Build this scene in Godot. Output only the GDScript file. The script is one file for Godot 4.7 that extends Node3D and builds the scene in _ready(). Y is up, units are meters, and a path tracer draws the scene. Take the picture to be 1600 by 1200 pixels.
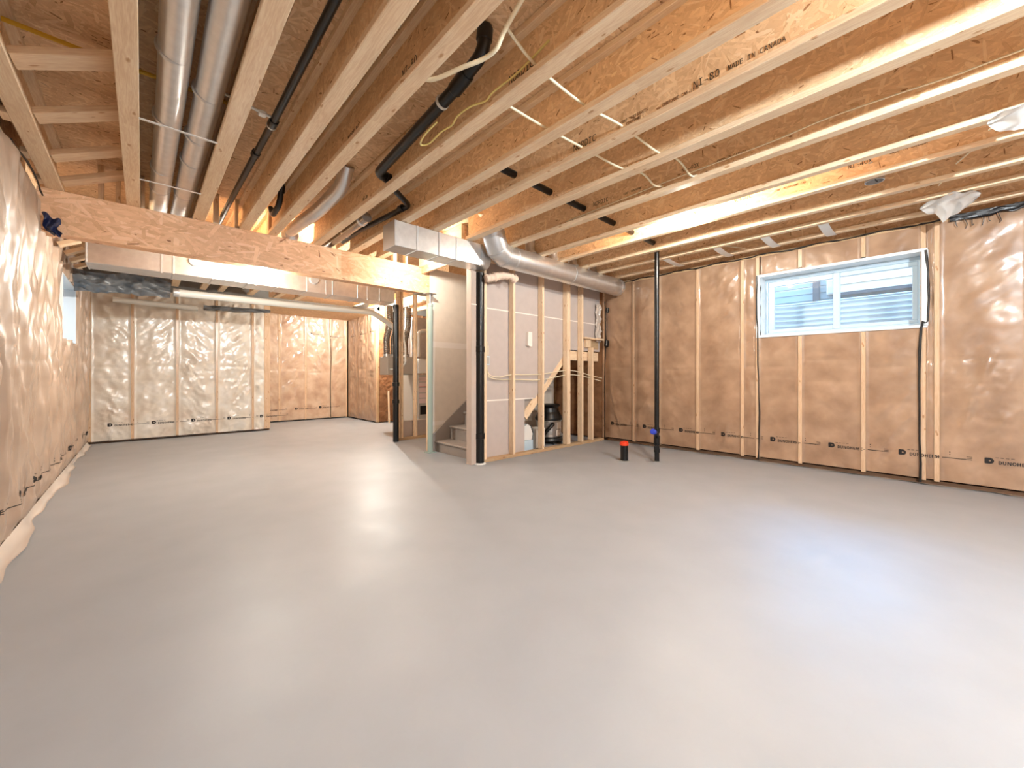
extends Node3D
# An unfinished basement: insulated walls behind plastic film, an open ceiling of engineered joists, ducts, pipes and a stair.
# x runs along the beam to the right, -z along the joists, y up; the floor is y = 0.

const TOP := 2.586        # underside of the joists
const DECK := 2.888       # underside of the subfloor
const LW := -0.63         # face of the left wall
const RW := 5.65          # face of the right wall
const BW := -9.0          # face of the back wall
const AB := -10.42        # back of the alcove
const FW := 2.6           # wall behind the camera

var used := {}
var M := {}
var rng := RandomNumberGenerator.new()


# ---------------------------------------------------------------- mesh builder
class MB:
	var v := PackedVector3Array()
	var n := PackedVector3Array()
	var t := PackedVector2Array()
	var ix := PackedInt32Array()

	func tri(a: int, b: int, c: int) -> void:
		var g := (v[b] - v[a]).cross(v[c] - v[a])
		if g.dot(n[a] + n[b] + n[c]) > 0.0:
			ix.append_array(PackedInt32Array([a, c, b]))
		else:
			ix.append_array(PackedInt32Array([a, b, c]))

	func put(p: Vector3, nn: Vector3, uv: Vector2) -> int:
		v.append(p); n.append(nn); t.append(uv)
		return v.size() - 1

	func quad(a: Vector3, b: Vector3, c: Vector3, d: Vector3, nn: Vector3, ua := Vector2(), ub := Vector2(1, 0), uc := Vector2(1, 1), ud := Vector2(0, 1)) -> void:
		var i := put(a, nn, ua)
		put(b, nn, ub); put(c, nn, uc); put(d, nn, ud)
		tri(i, i + 1, i + 2); tri(i, i + 2, i + 3)

	# box with chamfered edges; u of the texture runs along its longest side
	func box(x: Transform3D, s: Vector3, bev := 0.003, off := Vector2()) -> void:
		var h := s * 0.5
		var b := minf(bev, minf(h.x, minf(h.y, h.z)) * 0.6)
		var long := 0
		if s.y >= s.x and s.y >= s.z: long = 1
		elif s.z >= s.x and s.z >= s.y: long = 2
		var nb := x.basis.orthonormalized()
		for ax in 3:
			var p := (ax + 1) % 3
			var q := (ax + 2) % 3
			for sg in [-1.0, 1.0]:
				var nn := Vector3(); nn[ax] = sg
				var c: Array[Vector3] = []
				var w: Array[Vector2] = []
				for k in [[-1, -1], [1, -1], [1, 1], [-1, 1]]:
					var o := Vector3(); o[ax] = sg * h[ax]; o[p] = k[0] * (h[p] - b); o[q] = k[1] * (h[q] - b)
					c.append(x * o)
					var uv := Vector2(o[p], o[q])
					if q == long: uv = Vector2(o[q], o[p])
					elif p != long: uv = Vector2(o[p], o[q])
					w.append(uv + off + Vector2(0, ax * 0.31 + sg * 0.07))
				quad(c[0], c[1], c[2], c[3], nb * nn, w[0], w[1], w[2], w[3])
		if b <= 0.0005:
			return
		for ax in 3:                                        # twelve edges
			var p := (ax + 1) % 3
			var q := (ax + 2) % 3
			for sp in [-1.0, 1.0]:
				for sq in [-1.0, 1.0]:
					var c: Array[Vector3] = []
					for k in [[-1, 0], [1, 0], [1, 1], [-1, 1]]:
						var o := Vector3(); o[ax] = k[0] * (h[ax] - b)
						o[p] = sp * (h[p] if k[1] == 0 else h[p] - b)
						o[q] = sq * (h[q] - b if k[1] == 0 else h[q])
						c.append(o)
					var nn := Vector3(); nn[p] = sp; nn[q] = sq
					var u: Array[Vector2] = []
					for o in c: u.append((Vector2(o[ax], o[p]) if ax == long else Vector2(o[p], o[ax])) + off)
					quad(x * c[0], x * c[1], x * c[2], x * c[3], nb * nn.normalized(), u[0], u[1], u[2], u[3])
		for sx in [-1.0, 1.0]:
			for sy in [-1.0, 1.0]:
				for sz in [-1.0, 1.0]:
					var nn := nb * Vector3(sx, sy, sz).normalized()
					var i := put(x * Vector3(sx * h.x, sy * (h.y - b), sz * (h.z - b)), nn, off)
					put(x * Vector3(sx * (h.x - b), sy * h.y, sz * (h.z - b)), nn, off)
					put(x * Vector3(sx * (h.x - b), sy * (h.y - b), sz * h.z), nn, off)
					tri(i, i + 1, i + 2)

	func bx(lo: Vector3, hi: Vector3, bev := 0.003, off := Vector2()) -> void:
		box(Transform3D(Basis(), (lo + hi) * 0.5), (hi - lo).abs(), bev, off)

	# a piece of lumber from a to b, w wide along «side», d deep
	func bar(a: Vector3, b: Vector3, side: Vector3, w: float, d: float, bev := 0.003, off := Vector2()) -> void:
		var f := (b - a).normalized()
		var r := (side - f * side.dot(f)).normalized()
		box(Transform3D(Basis(r, f, r.cross(f)), (a + b) * 0.5), Vector3(w, (b - a).length(), d), bev, off)

	# swept round tube; rad may be one number or one per point
	func tube(pts: PackedVector3Array, rad: Variant, seg := 14, caps := true) -> void:
		var k := pts.size()
		var up := Vector3.UP
		var base := v.size()
		var along := 0.0
		var f0 := (pts[1] - pts[0]).normalized()
		if absf(f0.dot(up)) > 0.9: up = Vector3.RIGHT
		var r := (up - f0 * up.dot(f0)).normalized()
		for i in k:
			var f := (pts[mini(i + 1, k - 1)] - pts[maxi(i - 1, 0)]).normalized()
			r = (r - f * r.dot(f)).normalized()
			var s := f.cross(r)
			var R: float = rad[i] if rad is Array or rad is PackedFloat32Array else rad
			var slope := 0.0
			if (rad is Array or rad is PackedFloat32Array):
				var i0 := maxi(i - 1, 0); var i1 := mini(i + 1, k - 1)
				slope = (rad[i1] - rad[i0]) / maxf((pts[i1] - pts[i0]).length(), 0.0001)
			if i > 0: along += (pts[i] - pts[i - 1]).length()
			for j in seg + 1:
				var a := TAU * j / seg
				var o := r * cos(a) + s * sin(a)
				put(pts[i] + o * R, (o - f * slope).normalized(), Vector2(along, R * a))
		for i in k - 1:
			for j in seg:
				var a := base + i * (seg + 1) + j
				tri(a, a + 1, a + seg + 2); tri(a, a + seg + 2, a + seg + 1)
		if caps:
			for e in [0, k - 1]:
				var f := (pts[0] - pts[1]).normalized() if e == 0 else (pts[k - 1] - pts[k - 2]).normalized()
				var c := put(pts[e], f, Vector2())
				var ring := v.size()
				for j in seg + 1: put(v[base + e * (seg + 1) + j], f, Vector2(cos(TAU * j / seg), sin(TAU * j / seg)) * 0.05)
				for j in seg: tri(c, ring + j, ring + j + 1)

	# profile of (radius, height) turned about the axis through «at» along «ax»
	func lathe(prof: Array, at: Vector3, ax := Vector3.UP, seg := 24) -> void:
		var side := Vector3.RIGHT if absf(ax.dot(Vector3.RIGHT)) < 0.9 else Vector3.BACK
		var r := (side - ax * side.dot(ax)).normalized()
		var s := ax.cross(r)
		for i in prof.size() - 1:
			var p: Vector2 = prof[i]; var q: Vector2 = prof[i + 1]
			var e := (q - p)
			if e.length() < 0.00001: continue
			var nr := Vector2(e.y, -e.x).normalized()
			var b := v.size()
			for j in seg + 1:
				var a := TAU * j / seg
				var o := r * cos(a) + s * sin(a)
				var nn := (o * nr.x + ax * nr.y).normalized()
				put(at + o * p.x + ax * p.y, nn, Vector2(a * 0.1, p.y))
				put(at + o * q.x + ax * q.y, nn, Vector2(a * 0.1, q.y))
			for j in seg:
				tri(b + j * 2, b + j * 2 + 2, b + j * 2 + 3); tri(b + j * 2, b + j * 2 + 3, b + j * 2 + 1)

	# smooth sheet; f gives the point for (0..1, 0..1)
	func sheet(f: Callable, nu: int, nv: int, uv := Vector2.ONE, face := Vector3.ZERO) -> void:
		var b := v.size()
		var P: Array[Vector3] = []
		for j in nv + 1:
			for i in nu + 1: P.append(f.call(float(i) / nu, float(j) / nv))
		var w := nu + 1
		for j in nv + 1:
			for i in nu + 1:
				var du := P[j * w + mini(i + 1, nu)] - P[j * w + maxi(i - 1, 0)]
				var dv := P[mini(j + 1, nv) * w + i] - P[maxi(j - 1, 0) * w + i]
				var nn := du.cross(dv).normalized()
				if face != Vector3.ZERO and nn.dot(face) < 0: nn = -nn
				put(P[j * w + i], nn, Vector2(float(i) / nu, float(j) / nv) * uv)
		for j in nv:
			for i in nu:
				var a := b + j * w + i
				tri(a, a + 1, a + w + 1); tri(a, a + w + 1, a + w)

	# flat outline given thickness: points in the plane of (o; x, y), pushed along -n by th
	func slab(pts: PackedVector2Array, o: Vector3, x: Vector3, y: Vector3, th: float) -> void:
		var z := x.cross(y).normalized()
		var id := Geometry2D.triangulate_polygon(pts)
		for side in [0, 1]:
			var b := v.size()
			for p in pts: put(o + x * p.x + y * p.y - z * (th * side), z * (1.0 - 2.0 * side), p)
			for k in range(0, id.size(), 3): tri(b + id[k], b + id[k + 1], b + id[k + 2])
		var turn := 1.0 if not Geometry2D.is_polygon_clockwise(pts) else -1.0
		for i in pts.size():
			var p := pts[i]; var q := pts[(i + 1) % pts.size()]
			var e := (q - p).normalized()
			var nn := (x * e.y - y * e.x) * turn
			var a := o + x * p.x + y * p.y; var c := o + x * q.x + y * q.y
			quad(a, c, c - z * th, a - z * th, nn, Vector2(p.x, p.y), Vector2(q.x, q.y), Vector2(q.x, q.y + th), Vector2(p.x, p.y + th))

	func done() -> ArrayMesh:
		var a := []
		a.resize(Mesh.ARRAY_MAX)
		a[Mesh.ARRAY_VERTEX] = v; a[Mesh.ARRAY_NORMAL] = n; a[Mesh.ARRAY_TEX_UV] = t; a[Mesh.ARRAY_INDEX] = ix
		var m := ArrayMesh.new()
		m.add_surface_from_arrays(Mesh.PRIMITIVE_TRIANGLES, a)
		return m


# ---------------------------------------------------------------- objects
func numbered(called: String) -> String:
	used[called] = used.get(called, -1) + 1
	return called if used[called] == 0 else "%s_%03d" % [called, used[called]]

func tag(o: Node, label := "", category := "", group := "", kind := "") -> Node:
	if label: o.set_meta("label", label)
	if category: o.set_meta("category", category)
	if group: o.set_meta("group", group)
	if kind: o.set_meta("kind", kind)
	return o

func thing(called: String, label: String, category: String, at := Vector3.ZERO, group := "") -> Node3D:
	var o := Node3D.new()
	o.name = numbered(called)
	o.position = at
	add_child(o, true)
	tag(o, label, category, group)
	return o

func part(called: String, mb: Variant, m: Material, parent: Node, at := Vector3.ZERO) -> MeshInstance3D:
	var o := MeshInstance3D.new()
	o.name = called if parent != self else numbered(called)
	o.mesh = mb.done() if mb is MB else mb
	o.material_override = m
	o.position = at
	o.cast_shadow = GeometryInstance3D.SHADOW_CASTING_SETTING_ON
	parent.add_child(o, true)
	return o

func struct(called: String, label: String) -> Node3D:
	var o := Node3D.new()
	o.name = called
	add_child(o, true)
	return tag(o, label, "", "", "structure")

func roff() -> Vector2:
	return Vector2(rng.randf() * 3.0, rng.randf() * 3.0)

func solo(called: String, mb: MB, m: Material, label: String, category: String, group := "") -> MeshInstance3D:
	var o := part(called, mb, m, self)
	tag(o, label, category, group)
	return o

func V(x: float, y: float, z: float) -> Vector3:
	return Vector3(x, y, z)

# rounded path: straight runs joined with arcs of radius r
func bend(pts: Array, r: float, steps := 6) -> PackedVector3Array:
	var out := PackedVector3Array([pts[0]])
	for i in range(1, pts.size() - 1):
		var p: Vector3 = pts[i]
		var a: Vector3 = (pts[i - 1] - p); var b: Vector3 = (pts[i + 1] - p)
		var d := minf(r, minf(a.length(), b.length()) * 0.49)
		var s := p + a.normalized() * d; var e := p + b.normalized() * d
		for k in steps + 1:
			var t := float(k) / steps
			out.append(s.lerp(p, t).lerp(p.lerp(e, t), t))
	out.append(pts[pts.size() - 1])
	return out

func smooth(pts: Array, per := 6) -> PackedVector3Array:
	var c := Curve3D.new()
	for i in pts.size():
		var p: Vector3 = pts[i]
		var d: Vector3 = (pts[mini(i + 1, pts.size() - 1)] - pts[maxi(i - 1, 0)]) / 6.0
		c.add_point(p, -d, d)
	var out := PackedVector3Array()
	for i in pts.size() - 1:
		for k in per: out.append(c.sample(i, float(k) / per))
	out.append(pts[pts.size() - 1])
	return out

func letters(s: String, height: float, weight := 400, mono := false, wide := 1.0) -> ArrayMesh:
	var f := SystemFont.new()
	f.font_names = PackedStringArray(["Droid Sans Mono" if mono else "Droid Sans"])
	f.font_weight = weight
	var tm := TextMesh.new()
	tm.font = f; tm.text = s; tm.font_size = 64; tm.pixel_size = height / 46.0; tm.depth = 0.0006; tm.curve_step = 4.0
	tm.horizontal_alignment = HORIZONTAL_ALIGNMENT_LEFT
	var am := ArrayMesh.new()
	var arr := tm.get_mesh_arrays()
	var vv: PackedVector3Array = arr[Mesh.ARRAY_VERTEX]
	for i in vv.size(): vv[i].x *= wide
	arr[Mesh.ARRAY_VERTEX] = vv
	am.add_surface_from_arrays(Mesh.PRIMITIVE_TRIANGLES, arr)
	return am


# ---------------------------------------------------------------- materials
func mat(c: Color, rough := 0.6, metal := 0.0) -> StandardMaterial3D:
	var m := StandardMaterial3D.new()
	m.albedo_color = c; m.roughness = rough; m.metallic = metal
	return m

func textured(tex: Texture2D, tint: Color, rough: float, sc: Vector3, bump: Texture2D = null, bump_cm := 0.0) -> StandardMaterial3D:
	var m := mat(tint, rough)
	m.albedo_texture = tex
	m.uv1_scale = sc
	if bump:
		m.heightmap_enabled = true; m.heightmap_texture = bump; m.heightmap_scale = bump_cm
	return m

func noise_tex(freq: float, ramp: Array, oct := 4, size := 512, sd := 1, type := FastNoiseLite.TYPE_SIMPLEX_SMOOTH) -> NoiseTexture2D:
	var f := FastNoiseLite.new()
	f.noise_type = type; f.frequency = freq; f.fractal_octaves = oct; f.seed = sd
	var t := NoiseTexture2D.new()
	t.width = size; t.height = size; t.seamless = true; t.noise = f; t.generate_mipmaps = false
	if ramp.size():
		var g := Gradient.new()
		g.offsets = PackedFloat32Array(); g.colors = PackedColorArray()
		var off := PackedFloat32Array(); var col := PackedColorArray()
		for r in ramp: off.append(r[0]); col.append(r[1])
		g.offsets = off; g.colors = col
		t.color_ramp = g
	return t

# strands of wood pressed into a board: 1.3 m of it in 1024 pixels
func osb_images() -> Array:
	var N := 1024
	var c := PackedByteArray(); c.resize(N * N * 3)
	var h := PackedByteArray(); h.resize(N * N)
	for i in N * N:
		c[i * 3] = 230; c[i * 3 + 1] = 202; c[i * 3 + 2] = 168; h[i] = 90
	var g := RandomNumberGenerator.new(); g.seed = 11
	for k in 3000:
		var L := g.randf_range(38, 110); var W := g.randf_range(7, 20)
		var a := g.randfn(0.0, 0.55) + (PI * 0.5 if g.randf() < 0.25 else 0.0)
		var tone := g.randfn(0.0, 1.0)
		var r := 237.0 + tone * 8; var gg := 210.0 + tone * 10; var b := 176.0 + tone * 11
		if g.randf() < 0.045:
			r = 158; gg = 116; b = 82; L *= 0.45; W *= 0.5
		elif g.randf() < 0.10:
			r = 250; gg = 230; b = 203
		var hh := g.randf_range(60, 200)
		var cx := g.randf() * N; var cy := g.randf() * N
		var ca := cos(a); var sa := sin(a)
		for i in int(L):
			var taper := 1.0 - pow(absf(i / L * 2.0 - 1.0), 5.0)
			var ww := int(W * (0.45 + 0.55 * taper))
			var grain := sin(i * 0.11 + k) * 3.0
			for j in ww:
				var u := i - L * 0.5; var q := j - ww * 0.5
				var x := posmod(int(cx + u * ca - q * sa), N); var y := posmod(int(cy + u * sa + q * ca), N)
				var o := y * N + x
				var e := -16.0 if j == 0 else (sin(j * 1.7 + k) * 5.0 + grain)
				c[o * 3] = int(clampf(r + e, 0, 255)); c[o * 3 + 1] = int(clampf(gg + e, 0, 255)); c[o * 3 + 2] = int(clampf(b + e, 0, 255))
				h[o] = int(hh + e)
	return [ImageTexture.create_from_image(Image.create_from_data(N, N, false, Image.FORMAT_RGB8, c)), ImageTexture.create_from_image(Image.create_from_data(N, N, false, Image.FORMAT_L8, h))]

# planed spruce: 1.6 m along the grain, 0.25 m across
func wood_image() -> ImageTexture:
	var W := 1024; var H := 256
	var im := Image.create(W, H, false, Image.FORMAT_RGB8)
	var f := FastNoiseLite.new(); f.seed = 5; f.frequency = 0.012; f.fractal_octaves = 4
	var f2 := FastNoiseLite.new(); f2.seed = 9; f2.frequency = 0.06
	var g := RandomNumberGenerator.new(); g.seed = 4
	var knots := []
	for i in 9: knots.append([g.randf() * W, g.randf() * H, g.randf_range(3.0, 7.0)])
	var dark := Color(0.82, 0.69, 0.56); var pale := Color(0.97, 0.92, 0.84)
	for y in H:
		for x in W:
			var warp := f.get_noise_2d(x * 0.35, y * 2.0) * 9.0
			for k in knots:
				var dx: float = (x - k[0]) * 0.45; var dy: float = y - k[1]
				var d2: float = (dx * dx + dy * dy) / (k[2] * k[2])
				if d2 < 16.0: warp += 5.0 * exp(-d2 * 0.3) * signf(dy)
			var ring := 0.5 + 0.5 * sin(y * 0.33 + warp)
			var t := 0.62 + 0.25 * ring + f2.get_noise_2d(x * 0.3, y * 4.0) * 0.22 + f.get_noise_2d(x * 0.2, y + 300.0) * 0.25
			for k in knots:
				var dx: float = (x - k[0]) * 0.7; var dy: float = y - k[1]
				var d: float = sqrt(dx * dx + dy * dy) / k[2]
				if d < 1.6: t -= 1.1 * clampf(1.6 - d, 0.0, 1.0)
			im.set_pixel(x, y, dark.lerp(pale, clampf(t, -0.3, 1.0)))
	return ImageTexture.create_from_image(im)

func make_materials() -> void:
	var osb := osb_images()
	var wood := wood_image()
	var S := 1.0 / 1.3
	M.web = textured(osb[0], Color(1, 0.955, 0.89), 0.62, V(S, S, S), osb[1], 0.10)
	M.deck = textured(osb[0], Color(0.98, 0.93, 0.87), 0.7, V(S, S, S), osb[1], 0.12)
	M.beam = textured(osb[0], Color(0.96, 0.86, 0.80), 0.5, V(S * 0.55, S * 0.75, S), osb[1], 0.06)
	var ws := V(1.0 / 1.6, 1.0 / 0.25, 1)
	M.lumber = textured(wood, Color(1, 0.95, 0.89), 0.55, ws)
	M.flange = textured(wood, Color(1, 0.96, 0.90), 0.5, ws)
	M.treated = textured(wood, Color(0.42, 0.34, 0.28), 0.8, ws)
	M.old = textured(wood, Color(0.80, 0.72, 0.62), 0.7, ws)
	M.film_stud = textured(wood, Color(0.90, 0.82, 0.75), 0.3, ws)
	M.film_stud.clearcoat_enabled = true; M.film_stud.clearcoat = 0.5; M.film_stud.clearcoat_roughness = 0.2
	# fibreglass behind clear film
	var tan_t := noise_tex(0.012, [[0.0, Color(0.55, 0.425, 0.325)], [0.35, Color(0.62, 0.49, 0.385)], [0.65, Color(0.67, 0.54, 0.43)], [1.0, Color(0.73, 0.60, 0.49)]], 5, 512, 3)
	var fine := noise_tex(0.02, [], 3, 512, 8)
	M.batt = textured(tan_t, Color(1, 1, 1), 0.42, V(0.42, 0.42, 0.42), fine, 0.2)
	M.batt.uv1_triplanar = true; M.batt.uv1_world_triplanar = true
	M.batt.clearcoat_enabled = true; M.batt.clearcoat = 0.9; M.batt.clearcoat_roughness = 0.13
	M.batt_soft = M.batt.duplicate(); M.batt_soft.albedo_texture = noise_tex(0.012, [[0.0, Color(0.61, 0.51, 0.43)], [0.4, Color(0.69, 0.595, 0.515)], [1.0, Color(0.75, 0.665, 0.59)]], 4, 512, 13); M.batt_soft.clearcoat = 0.55; M.batt_soft.clearcoat_roughness = 0.3
	M.batt_mid = M.batt.duplicate()
	M.batt_mid.albedo_texture = noise_tex(0.012, [[0.0, Color(0.68, 0.54, 0.44)], [0.5, Color(0.77, 0.64, 0.53)], [1.0, Color(0.83, 0.72, 0.62)]], 4, 512, 19)
	M.batt_pale = M.batt.duplicate(); M.batt_pale.clearcoat_roughness = 0.2
	M.batt_pale.albedo_texture = noise_tex(0.012, [[0.0, Color(0.80, 0.73, 0.66)], [0.5, Color(0.88, 0.84, 0.78)], [1.0, Color(0.92, 0.90, 0.87)]], 4, 512, 15)
	M.batt_bare = textured(tan_t, Color(0.85, 0.74, 0.62), 0.95, V(0.6, 0.6, 0.6), fine, 1.5)
	M.batt_bare.uv1_triplanar = true; M.batt_bare.uv1_world_triplanar = true
	M.film = mat(Color(0.82, 0.76, 0.71), 0.25); M.film.clearcoat_enabled = true; M.film.clearcoat = 0.6; M.film.clearcoat_roughness = 0.15
	M.white_film = mat(Color(0.90, 0.92, 0.93), 0.3); M.white_film.clearcoat_enabled = true; M.white_film.clearcoat = 0.6
	M.grey_film = mat(Color(0.40, 0.41, 0.42), 0.35); M.grey_film.clearcoat_enabled = true; M.grey_film.clearcoat = 0.5
	M.dark_film = mat(Color(0.10, 0.10, 0.11), 0.3); M.dark_film.clearcoat_enabled = true
	M.navy = mat(Color(0.12, 0.15, 0.30), 0.3); M.navy.clearcoat_enabled = true; M.navy.clearcoat = 0.6
	M.ink = mat(Color(0.10, 0.07, 0.06), 0.5)
	M.ink_faint = mat(Color(0.36, 0.23, 0.15), 0.6)
	M.seal = mat(Color(0.07, 0.055, 0.05), 0.45)
	# painted concrete
	var ft := noise_tex(0.006, [[0.0, Color(0.965, 0.965, 0.965)], [0.5, Color(0.985, 0.985, 0.985)], [1.0, Color(1, 1, 1)]], 5, 1024, 21)
	var fr := noise_tex(0.01, [[0.0, Color(0.42, 0.42, 0.42)], [1.0, Color(0.50, 0.50, 0.50)]], 4, 512, 22)
	M.floor = textured(ft, Color(0.635, 0.642, 0.655), 1.0, V(0.35, 0.35, 0.35), noise_tex(0.02, [], 4, 512, 23), 0.03)
	M.floor.roughness_texture = fr; M.floor.uv1_triplanar = true; M.floor.uv1_world_triplanar = true
	M.concrete = textured(ft, Color(0.55, 0.54, 0.52), 0.9, V(0.5, 0.5, 0.5)); M.concrete.uv1_triplanar = true; M.concrete.uv1_world_triplanar = true
	# metals
	var zn := noise_tex(0.03, [[0.0, Color(0.93, 0.93, 0.93)], [1.0, Color(1, 1, 1)]], 3, 256, 31, FastNoiseLite.TYPE_CELLULAR)
	M.zinc = textured(zn, Color(0.90, 0.90, 0.90), 0.34, V(2, 2, 2), noise_tex(0.012, [], 2, 256, 32), 0.08); M.zinc.metallic = 0.88
	M.zinc.uv1_triplanar = true; M.zinc.uv1_world_triplanar = true
	M.zinc_seam = mat(Color(0.82, 0.82, 0.82), 0.4, 0.8)
	M.foil = mat(Color(0.62, 0.60, 0.58), 0.25, 0.9)
	M.steel = mat(Color(0.70, 0.68, 0.66), 0.3, 0.85)
	M.primer = mat(Color(0.62, 0.68, 0.64), 0.5)
	M.abs = mat(Color(0.035, 0.033, 0.034), 0.32)
	M.abs_mark = mat(Color(0.80, 0.79, 0.76), 0.5)
	M.blue = mat(Color(0.16, 0.25, 0.72), 0.4)
	M.orange = mat(Color(0.90, 0.24, 0.08), 0.45)
	M.cream = mat(Color(0.93, 0.88, 0.76), 0.45)
	M.yellow = mat(Color(0.90, 0.72, 0.18), 0.45)
	M.yellow_cable = mat(Color(0.90, 0.82, 0.52), 0.45)
	M.white = mat(Color(0.92, 0.91, 0.89), 0.4)
	M.pvc = mat(Color(0.88, 0.87, 0.84), 0.35)
	M.porcelain = mat(Color(0.95, 0.94, 0.92), 0.15)
	M.grey_box = mat(Color(0.70, 0.67, 0.63), 0.45)
	M.black_plastic = mat(Color(0.04, 0.04, 0.045), 0.35)
	M.label_pink = mat(Color(0.90, 0.80, 0.78), 0.5)
	M.label_red = mat(Color(0.75, 0.20, 0.20), 0.5)
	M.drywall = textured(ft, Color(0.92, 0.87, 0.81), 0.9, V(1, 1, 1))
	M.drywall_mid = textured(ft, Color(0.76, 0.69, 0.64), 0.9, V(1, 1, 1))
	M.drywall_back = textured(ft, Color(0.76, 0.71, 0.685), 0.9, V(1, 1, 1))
	M.paper = mat(Color(0.94, 0.90, 0.86), 0.85)
	M.stair = textured(ft, Color(0.63, 0.59, 0.56), 0.55, V(1, 1, 1))
	M.tape = mat(Color(0.93, 0.92, 0.90), 0.5)
	M.vinyl = mat(Color(0.77, 0.85, 0.90), 0.3)
	M.glass = mat(Color(0.9, 0.95, 0.97, 0.08), 0.02); M.glass.transparency = BaseMaterial3D.TRANSPARENCY_ALPHA
	M.well = mat(Color(0.82, 0.88, 0.91), 0.45, 0.15)
	M.siding_blue = mat(Color(0.55, 0.67, 0.74), 0.6)
	M.siding_grey = mat(Color(0.86, 0.83, 0.78), 0.6)
	M.gutter = mat(Color(0.20, 0.27, 0.34), 0.5)
	M.soil = textured(noise_tex(0.05, [[0.0, Color(0.30, 0.26, 0.22)], [1.0, Color(0.55, 0.50, 0.44)]], 4, 256, 41), Color(1, 1, 1), 0.95, V(1, 1, 1)); M.soil.uv1_triplanar = true; M.soil.uv1_world_triplanar = true
	var bulb := mat(Color(1, 0.95, 0.86), 0.3)
	bulb.emission_enabled = true; bulb.emission = Color(1.0, 0.95, 0.86); bulb.emission_energy_multiplier = 6.0
	M.bulb = bulb


# ---------------------------------------------------------------- insulated walls
func new_wall(o: Vector3, a: Vector3, n: Vector3, studs: Array, bulge: float, wrinkle: float, fold: float, sd: int) -> Dictionary:
	var r := FastNoiseLite.new(); r.seed = sd; r.frequency = 1.0; r.fractal_type = FastNoiseLite.FRACTAL_RIDGED; r.fractal_octaves = 3
	var f := FastNoiseLite.new(); f.seed = sd + 50; f.frequency = 1.0; f.fractal_octaves = 3
	return {"o": o, "a": a, "n": n, "studs": studs, "bulge": bulge, "wrinkle": wrinkle, "fold": fold, "r": r, "f": f}

# how far the film stands in front of the studs at (s along the wall, y)
func film_at(w: Dictionary, s: float, y: float) -> float:
	var st: Array = w.studs
	var i := 0
	while i < st.size() - 2 and s > st[i + 1]: i += 1
	var a: float = st[i] + 0.019; var b: float = st[i + 1] - 0.019
	if s <= a or s >= b: return 0.003
	var t := (s - a) / (b - a)
	var e := pow(maxf(0.0, sin(PI * t)), 0.6)
	var ey := clampf(minf((y - 0.03) / 0.14, (2.57 - y) / 0.10), 0.0, 1.0)
	var r: FastNoiseLite = w.r; var f: FastNoiseLite = w.f
	var lean := 1.0 if i % 2 == 0 else -1.0
	var wr := pow(0.5 + 0.5 * r.get_noise_2d(s * 2.3 + lean * y * 0.9 + i * 7.0, y * 0.9 - lean * s * 0.5), 4.0)
	var low := f.get_noise_2d(s * 1.6 + i * 3.1, y * 0.9)
	var mid := f.get_noise_2d(s * 4.0 + lean * y * 1.5 + i * 11.0, y * 3.4 + 9.0)
	var seam := exp(-pow((y - 1.20 - 0.05 * sin(i * 2.4)) / 0.02, 2.0)) + 0.6 * exp(-pow((y - 1.02 - 0.04 * sin(i * 4.1)) / 0.018, 2.0))
	var patch := smoothstep(0.0, 0.35, f.get_noise_2d(s * 0.9 + 30.0, y * 0.9 + i))
	var d := -0.008 + e * ey * (float(w.bulge) * (0.8 + 0.7 * low)) + e * float(w.wrinkle) * ((wr - 0.2) * patch + 0.45 * mid) - 0.007 * e * seam
	d += e * f.get_noise_2d(s * 9.0 + lean * y * 4.0, y * 15.0) * float(w.wrinkle) * 0.16 * (0.25 + patch)
	if w.fold > 0.0:
		d += float(w.fold) * (0.25 + 0.75 * ey) * (0.45 + f.get_noise_2d(s * 3.4 + 0.5 * sin(y * 2.0), y * 0.55) + 0.5 * f.get_noise_2d(s * 9.0, y * 1.2 + 40.0))
	return d

func film_point(w: Dictionary, s: float, y: float, out := 0.0) -> Vector3:
	return w.o + w.a * s + Vector3.UP * y + w.n * (film_at(w, s, y) + out)

func batt(st: Node3D, w: Dictionary, a: float, b: float, y0: float, y1: float, m: Material) -> void:
	var mb := MB.new()
	var nu := maxi(6, int((b - a) / 0.019)); var nv := maxi(6, int((y1 - y0) / 0.022))
	mb.sheet(func(u, v): return film_point(w, lerpf(a, b, u), lerpf(y0, y1, v)), nu, nv, Vector2(b - a, y1 - y0), w.n)
	part("insulation_batt", mb, m, st)

func wall_stud(st: Node3D, w: Dictionary, s: float, y0: float, y1: float, m: Material, wide := 0.038) -> void:
	var mb := MB.new()
	var c: Vector3 = w.o + w.a * s + Vector3.UP * ((y0 + y1) * 0.5) - w.n * 0.068
	mb.box(Transform3D(Basis(w.a, Vector3.UP, w.a.cross(Vector3.UP)), c), Vector3(wide, y1 - y0, 0.14), 0.002, roff())
	part("stud", mb, m, st)

func conform(st: Node3D, called: String, am: ArrayMesh, w: Dictionary, s0: float, y0: float, m: Material) -> void:
	var arr := am.surface_get_arrays(0)
	var v: PackedVector3Array = arr[Mesh.ARRAY_VERTEX]; var n: PackedVector3Array = arr[Mesh.ARRAY_NORMAL]
	for i in v.size():
		v[i] = film_point(w, s0 + v[i].x, y0 + v[i].y, 0.0025 + v[i].z)
		n[i] = w.a * n[i].x + Vector3.UP * n[i].y + w.n * n[i].z
	arr[Mesh.ARRAY_VERTEX] = v; arr[Mesh.ARRAY_NORMAL] = n
	var o := ArrayMesh.new()
	o.add_surface_from_arrays(Mesh.PRIMITIVE_TRIANGLES, arr)
	part(called, o, m, st)

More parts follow.
